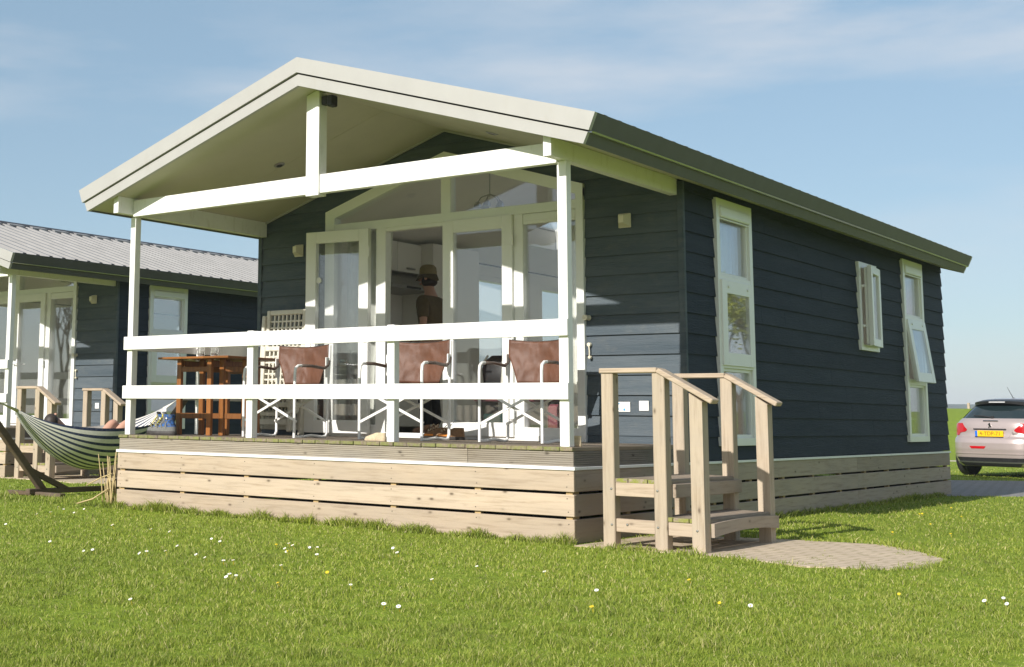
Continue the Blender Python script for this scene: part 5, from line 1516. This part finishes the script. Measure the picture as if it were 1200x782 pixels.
# ---- flowers
def from_px(u, v):
    fw = Vector((FH.x * math.cos(PIT), FH.y * math.cos(PIT), math.sin(PIT))); up = RH.cross(fw)
    r2 = RH * math.cos(ROL) + up * math.sin(ROL); u2 = up * math.cos(ROL) - RH * math.sin(ROL)
    d = fw + r2 * ((u - PCX) / FPX) + u2 * ((PCY - v) / FPX); t = (G + .04 - CAM.z) / d.z
    return CAM + d * t
def flower(r, petals, col, ctr, name, label, cat, group):
    mb = MB()
    for k in range(petals):
        a = 2 * PI * k / petals; ca, sa = math.cos(a), math.sin(a); w = r * .2
        pts = [(r * .25, -w * .5), (r * .95, -w), (r, w * .2), (r * .95, w), (r * .25, w * .5)]
        mb.prism(pts, lambda p: (p[0] * ca - p[1] * sa, p[0] * sa + p[1] * ca, .050 + p[0] * .25), lambda p: (p[0] * ca - p[1] * sa, p[0] * sa + p[1] * ca, .0515 + p[0] * .25))
    mb.lathe([(.0, .049), (r * .3, .05), (r * .26, .056), (0, .059)], (0, 0, 0), 10)
    mb.tube([(0, 0, 0), (.003, 0, .03), (0, 0, .05)], .0012, 5)
    n0 = petals * 7
    o = obj(name, mb, [col, ctr], None)
    for i, p in enumerate(o.data.polygons):
        if i >= n0: p.material_index = 1
    return tag(o, label, cat, group)
M_['petal'] = mat_plain('white_petal', (.82, .82, .80), .7, .04, 30); M_['pistil'] = mat_plain('yellow_centre', (.75, .48, .02), .7, .1, 40); M_['ypetal'] = mat_plain('yellow_petal', (.80, .62, .03), .6, .08, 30)
DAISY = [(167, 647), (172, 646), (100, 644), (60, 633), (110, 643), (70, 592), (75, 595), (88, 598), (100, 594), (201, 621), (178, 619), (249, 629), (259, 633), (243, 652), (232, 648), (340, 636), (336, 641), (345, 637), (337, 644), (364, 639), (372, 640), (270, 671), (268, 674), (277, 672), (274, 656), (331, 662), (262, 656), (462, 639), (467, 646), (560, 661), (411, 683), (508, 676), (450, 703), (468, 705), (1156, 699), (1176, 695), (1182, 702), (372, 648), (210, 638), (196, 646), (134, 615), (45, 600), (13, 568), (8, 612), (155, 700), (60, 598), (700, 690), (640, 668), (880, 706)]
YEL = [(324, 637), (340, 645), (385, 667), (328, 681), (1081, 601), (1078, 602), (1114, 594), (1115, 624), (1128, 605), (809, 676), (695, 711), (845, 704), (1054, 690), (1046, 622), (1090, 612)]
fl0 = flower(.011, 13, 'petal', 'pistil', 'daisy', 'small white daisy growing in the lawn', 'flower', 'white daisies in the lawn')
fy0 = flower(.0105, 10, 'ypetal', 'pistil', 'yellow_flower', 'small yellow flower growing in the lawn', 'flower', 'yellow flowers in the lawn')
for base, lst in ((fl0, DAISY), (fy0, YEL)):
    for i, (u, v) in enumerate(lst):
        o = base if i == 0 else base.copy()
        if i: C.objects.link(o)
        p = from_px(u, v); o.location = (p.x, p.y, ter(p.x, p.y)); o.rotation_mode = 'ZXY'; o.rotation_euler = (random.uniform(.2, .75), random.uniform(-.3, .3), 0); k = random.uniform(.8, 1.15); o.scale = (k, k, random.uniform(.55, .75))

# ---- post on the dyke, far woodland
p = CAM + FH * 57.5 + RH * ((1132.5 - PCX) / FPX * 57.5)
mb = MB(); z = ter(p.x, p.y); mb.box(p.x - .05, p.x + .05, p.y - .05, p.y + .05, z - .2, z + .25, .01); tag(obj('marker_post', mb, 'pine_z', None), 'short wooden post on the crest of the green dyke', 'post')
mb = MB(); prev = None; ringsA = []
SF = 900
for i in range(241):
    l = -200 + i * 5.0
    c = CAM + FH * SF + RH * l
    hh = 14.3 + 1.4 * noise.noise(Vector((l * .010, 0, 0))) + .5 * noise.noise(Vector((l * .05, 3, 0))) + .45 * noise.noise(Vector((l * .25, 5, 0)))
    ringsA.append([tuple(c + FH * a + Vector((0, 0, b - .2))) for a, b in ((-30, -4), (-24, hh * .7), (-8, hh), (25, hh * .9), (60, -4))])
mb.ringloft(ringsA)
o = obj('far_woodland', mb, 'farwood', None, smooth=True); o['kind'] = 'stuff'

# ---- trees out in the field that the window panes mirror
def tree(loc, h, leafy, label, seed):
    r = random.Random(seed); t = thing('tree', label, 'tree', loc, 0)
    mb = MB(); tips = []
    def br(p, d, ln, rad, lv):
        q_ = p + d * ln; mb.tube([p, (p + q_) / 2 + Vector((r.uniform(-.04, .04), r.uniform(-.04, .04), 0)) * ln, q_], [rad, rad * .82, rad * .6], 5, False)
        if lv == 0: tips.append(q_); return
        for _ in range(r.choice((2, 3, 3))):
            nd = (d + Vector((r.uniform(-.75, .75), r.uniform(-.75, .75), r.uniform(-.1, .5)))).normalized(); br(q_, nd, ln * r.uniform(.62, .82), rad * .6, lv - 1)
    br(Vector((0, 0, -.1)), Vector((0, 0, 1)), h * .26, h * .022, 5)
    obj('trunk', mb, 'hamwood', t)
    if leafy:
        mb = MB()
        for p in tips:
            for _ in range(16):
                c = p + Vector((r.gauss(0, .28), r.gauss(0, .28), r.gauss(0, .24))); a = Vector((r.uniform(-1, 1), r.uniform(-1, 1), r.uniform(-1, 1))).normalized(); b = a.orthogonal().normalized(); k = r.uniform(.05, .10)
                mb.bm.faces.new([mb.bm.verts.new(c + a * k), mb.bm.verts.new(c + b * k * .6), mb.bm.verts.new(c - a * k), mb.bm.verts.new(c - b * k * .6)])
        obj('crown', mb, 'leafy', t)
M_['leafy'] = mat_plain('young_leaf', (.20, .22, .03), .7, .3, .8)
tree((11.5, 32, ter(11.5, 32)), 6.5, True, 'young yellow-green tree in the field right of the chalet', 3)
tree((-50, -26, G), 9, False, 'bare tree beyond the lawn, taller of two, mirrored in the left chalet glass', 4)
tree((-46, -31, G), 7, False, 'bare tree beyond the lawn, shorter of two, mirrored in the left chalet glass', 9)

# ================================================================== LIGHT, SKY, CAMERA
SUNV = Vector((-.035, -1.0, .55)).normalized()          # towards the sun
w = bpy.data.worlds.new('World'); S.world = w; w.use_nodes = True
nt = w.node_tree; bg = nt.nodes['Background']
sky = nt.nodes.new('ShaderNodeTexSky'); sky.sky_type = 'NISHITA'; sky.sun_disc = False
sky.sun_elevation = math.asin(SUNV.z); sky.sun_rotation = math.atan2(SUNV.x, SUNV.y)
sky.altitude = 0; sky.air_density = 1.0; sky.dust_density = .5; sky.ozone_density = 1.5
tc = nt.nodes.new('ShaderNodeTexCoord'); mp = nt.nodes.new('ShaderNodeMapping'); mp.inputs['Scale'].default_value = (1.5, 1.5, 7.0); mp.inputs['Rotation'].default_value = (.18, .1, .3)
nt.links.new(tc.outputs['Generated'], mp.inputs[0])
cf = tex_noise(nt, mp.outputs[0], 2.1, 7, .55)
cf2 = tex_noise(nt, mp.outputs[0], .9, 2, .5)
k = math_n(nt, 'MULTIPLY', ramp(nt, cf, [(.44, (0, 0, 0)), (.66, (1, 1, 1))]), ramp(nt, cf2, [(.40, (.08, .08, .08)), (.62, (.75, .75, .75))]))
dotn = nt.nodes.new('ShaderNodeVectorMath'); dotn.operation = 'DOT_PRODUCT'; nt.links.new(tc.outputs['Generated'], dotn.inputs[0]); dotn.inputs[1].default_value = SUNV
veil = mixc(nt, ramp(nt, math_n(nt, 'ADD', math_n(nt, 'MULTIPLY', dotn.outputs['Value'], .5), .5), [(.35, (0, 0, 0)), (.9, (1, 1, 1))]), (4.3, 6.4, 8.0), (6.4, 6.7, 6.8))
SKYMIX = mixc(nt, k, mixc(nt, .42, sky.outputs[0], veil), (7.2, 7.4, 7.8))
nt.links.new(SKYMIX, bg.inputs[0]); bg.inputs[1].default_value = .088
ld = bpy.data.lights.new('sun', 'SUN'); ld.energy = 5.0; ld.angle = math.radians(.6); ld.color = (1, .955, .90)
lo = bpy.data.objects.new('sun', ld); C.objects.link(lo); lo.location = (0, -20, 15)
lo.rotation_euler = SUNV.to_track_quat('Z', 'Y').to_euler()

cd = bpy.data.cameras.new('camera'); co = bpy.data.objects.new('camera', cd); C.objects.link(co)
fw = Vector((FH.x * math.cos(PIT), FH.y * math.cos(PIT), math.sin(PIT))); up = RH.cross(fw)
r2 = RH * math.cos(ROL) + up * math.sin(ROL); u2 = up * math.cos(ROL) - RH * math.sin(ROL)
mw = Matrix((r2, u2, -fw)).transposed().to_4x4(); mw.translation = CAM; co.matrix_world = mw
cd.sensor_width = 36; cd.lens = FPX / 1200 * 36
cd.shift_x = (600 - PCX) / 1200; cd.shift_y = -(391 - PCY) / 1200
cd.clip_start = .05; cd.clip_end = 6000
S.camera = co
S.view_settings.view_transform = 'Standard'; S.view_settings.look = 'None'; S.view_settings.gamma = 1; S.view_settings.exposure = 0.25
S.view_settings.use_curve_mapping = False
# ---- the air over the fields
mb = MB(); mb.box(-1000, 1000, -60, 1300, -45, 26, 0)
m = bpy.data.materials.new('haze_air'); m.use_nodes = True; nt = m.node_tree
nt.nodes.remove(nt.nodes['Principled BSDF'])
pv = nt.nodes.new('ShaderNodeVolumePrincipled'); pv.inputs['Density'].default_value = .0006; pv.inputs['Color'].default_value = (.80, .87, .95, 1); pv.inputs['Anisotropy'].default_value = 0
nt.links.new(pv.outputs[0], [n for n in nt.nodes if n.type == 'OUTPUT_MATERIAL'][0].inputs['Volume'])
o = obj('haze', mb, m, None); o['kind'] = 'stuff'
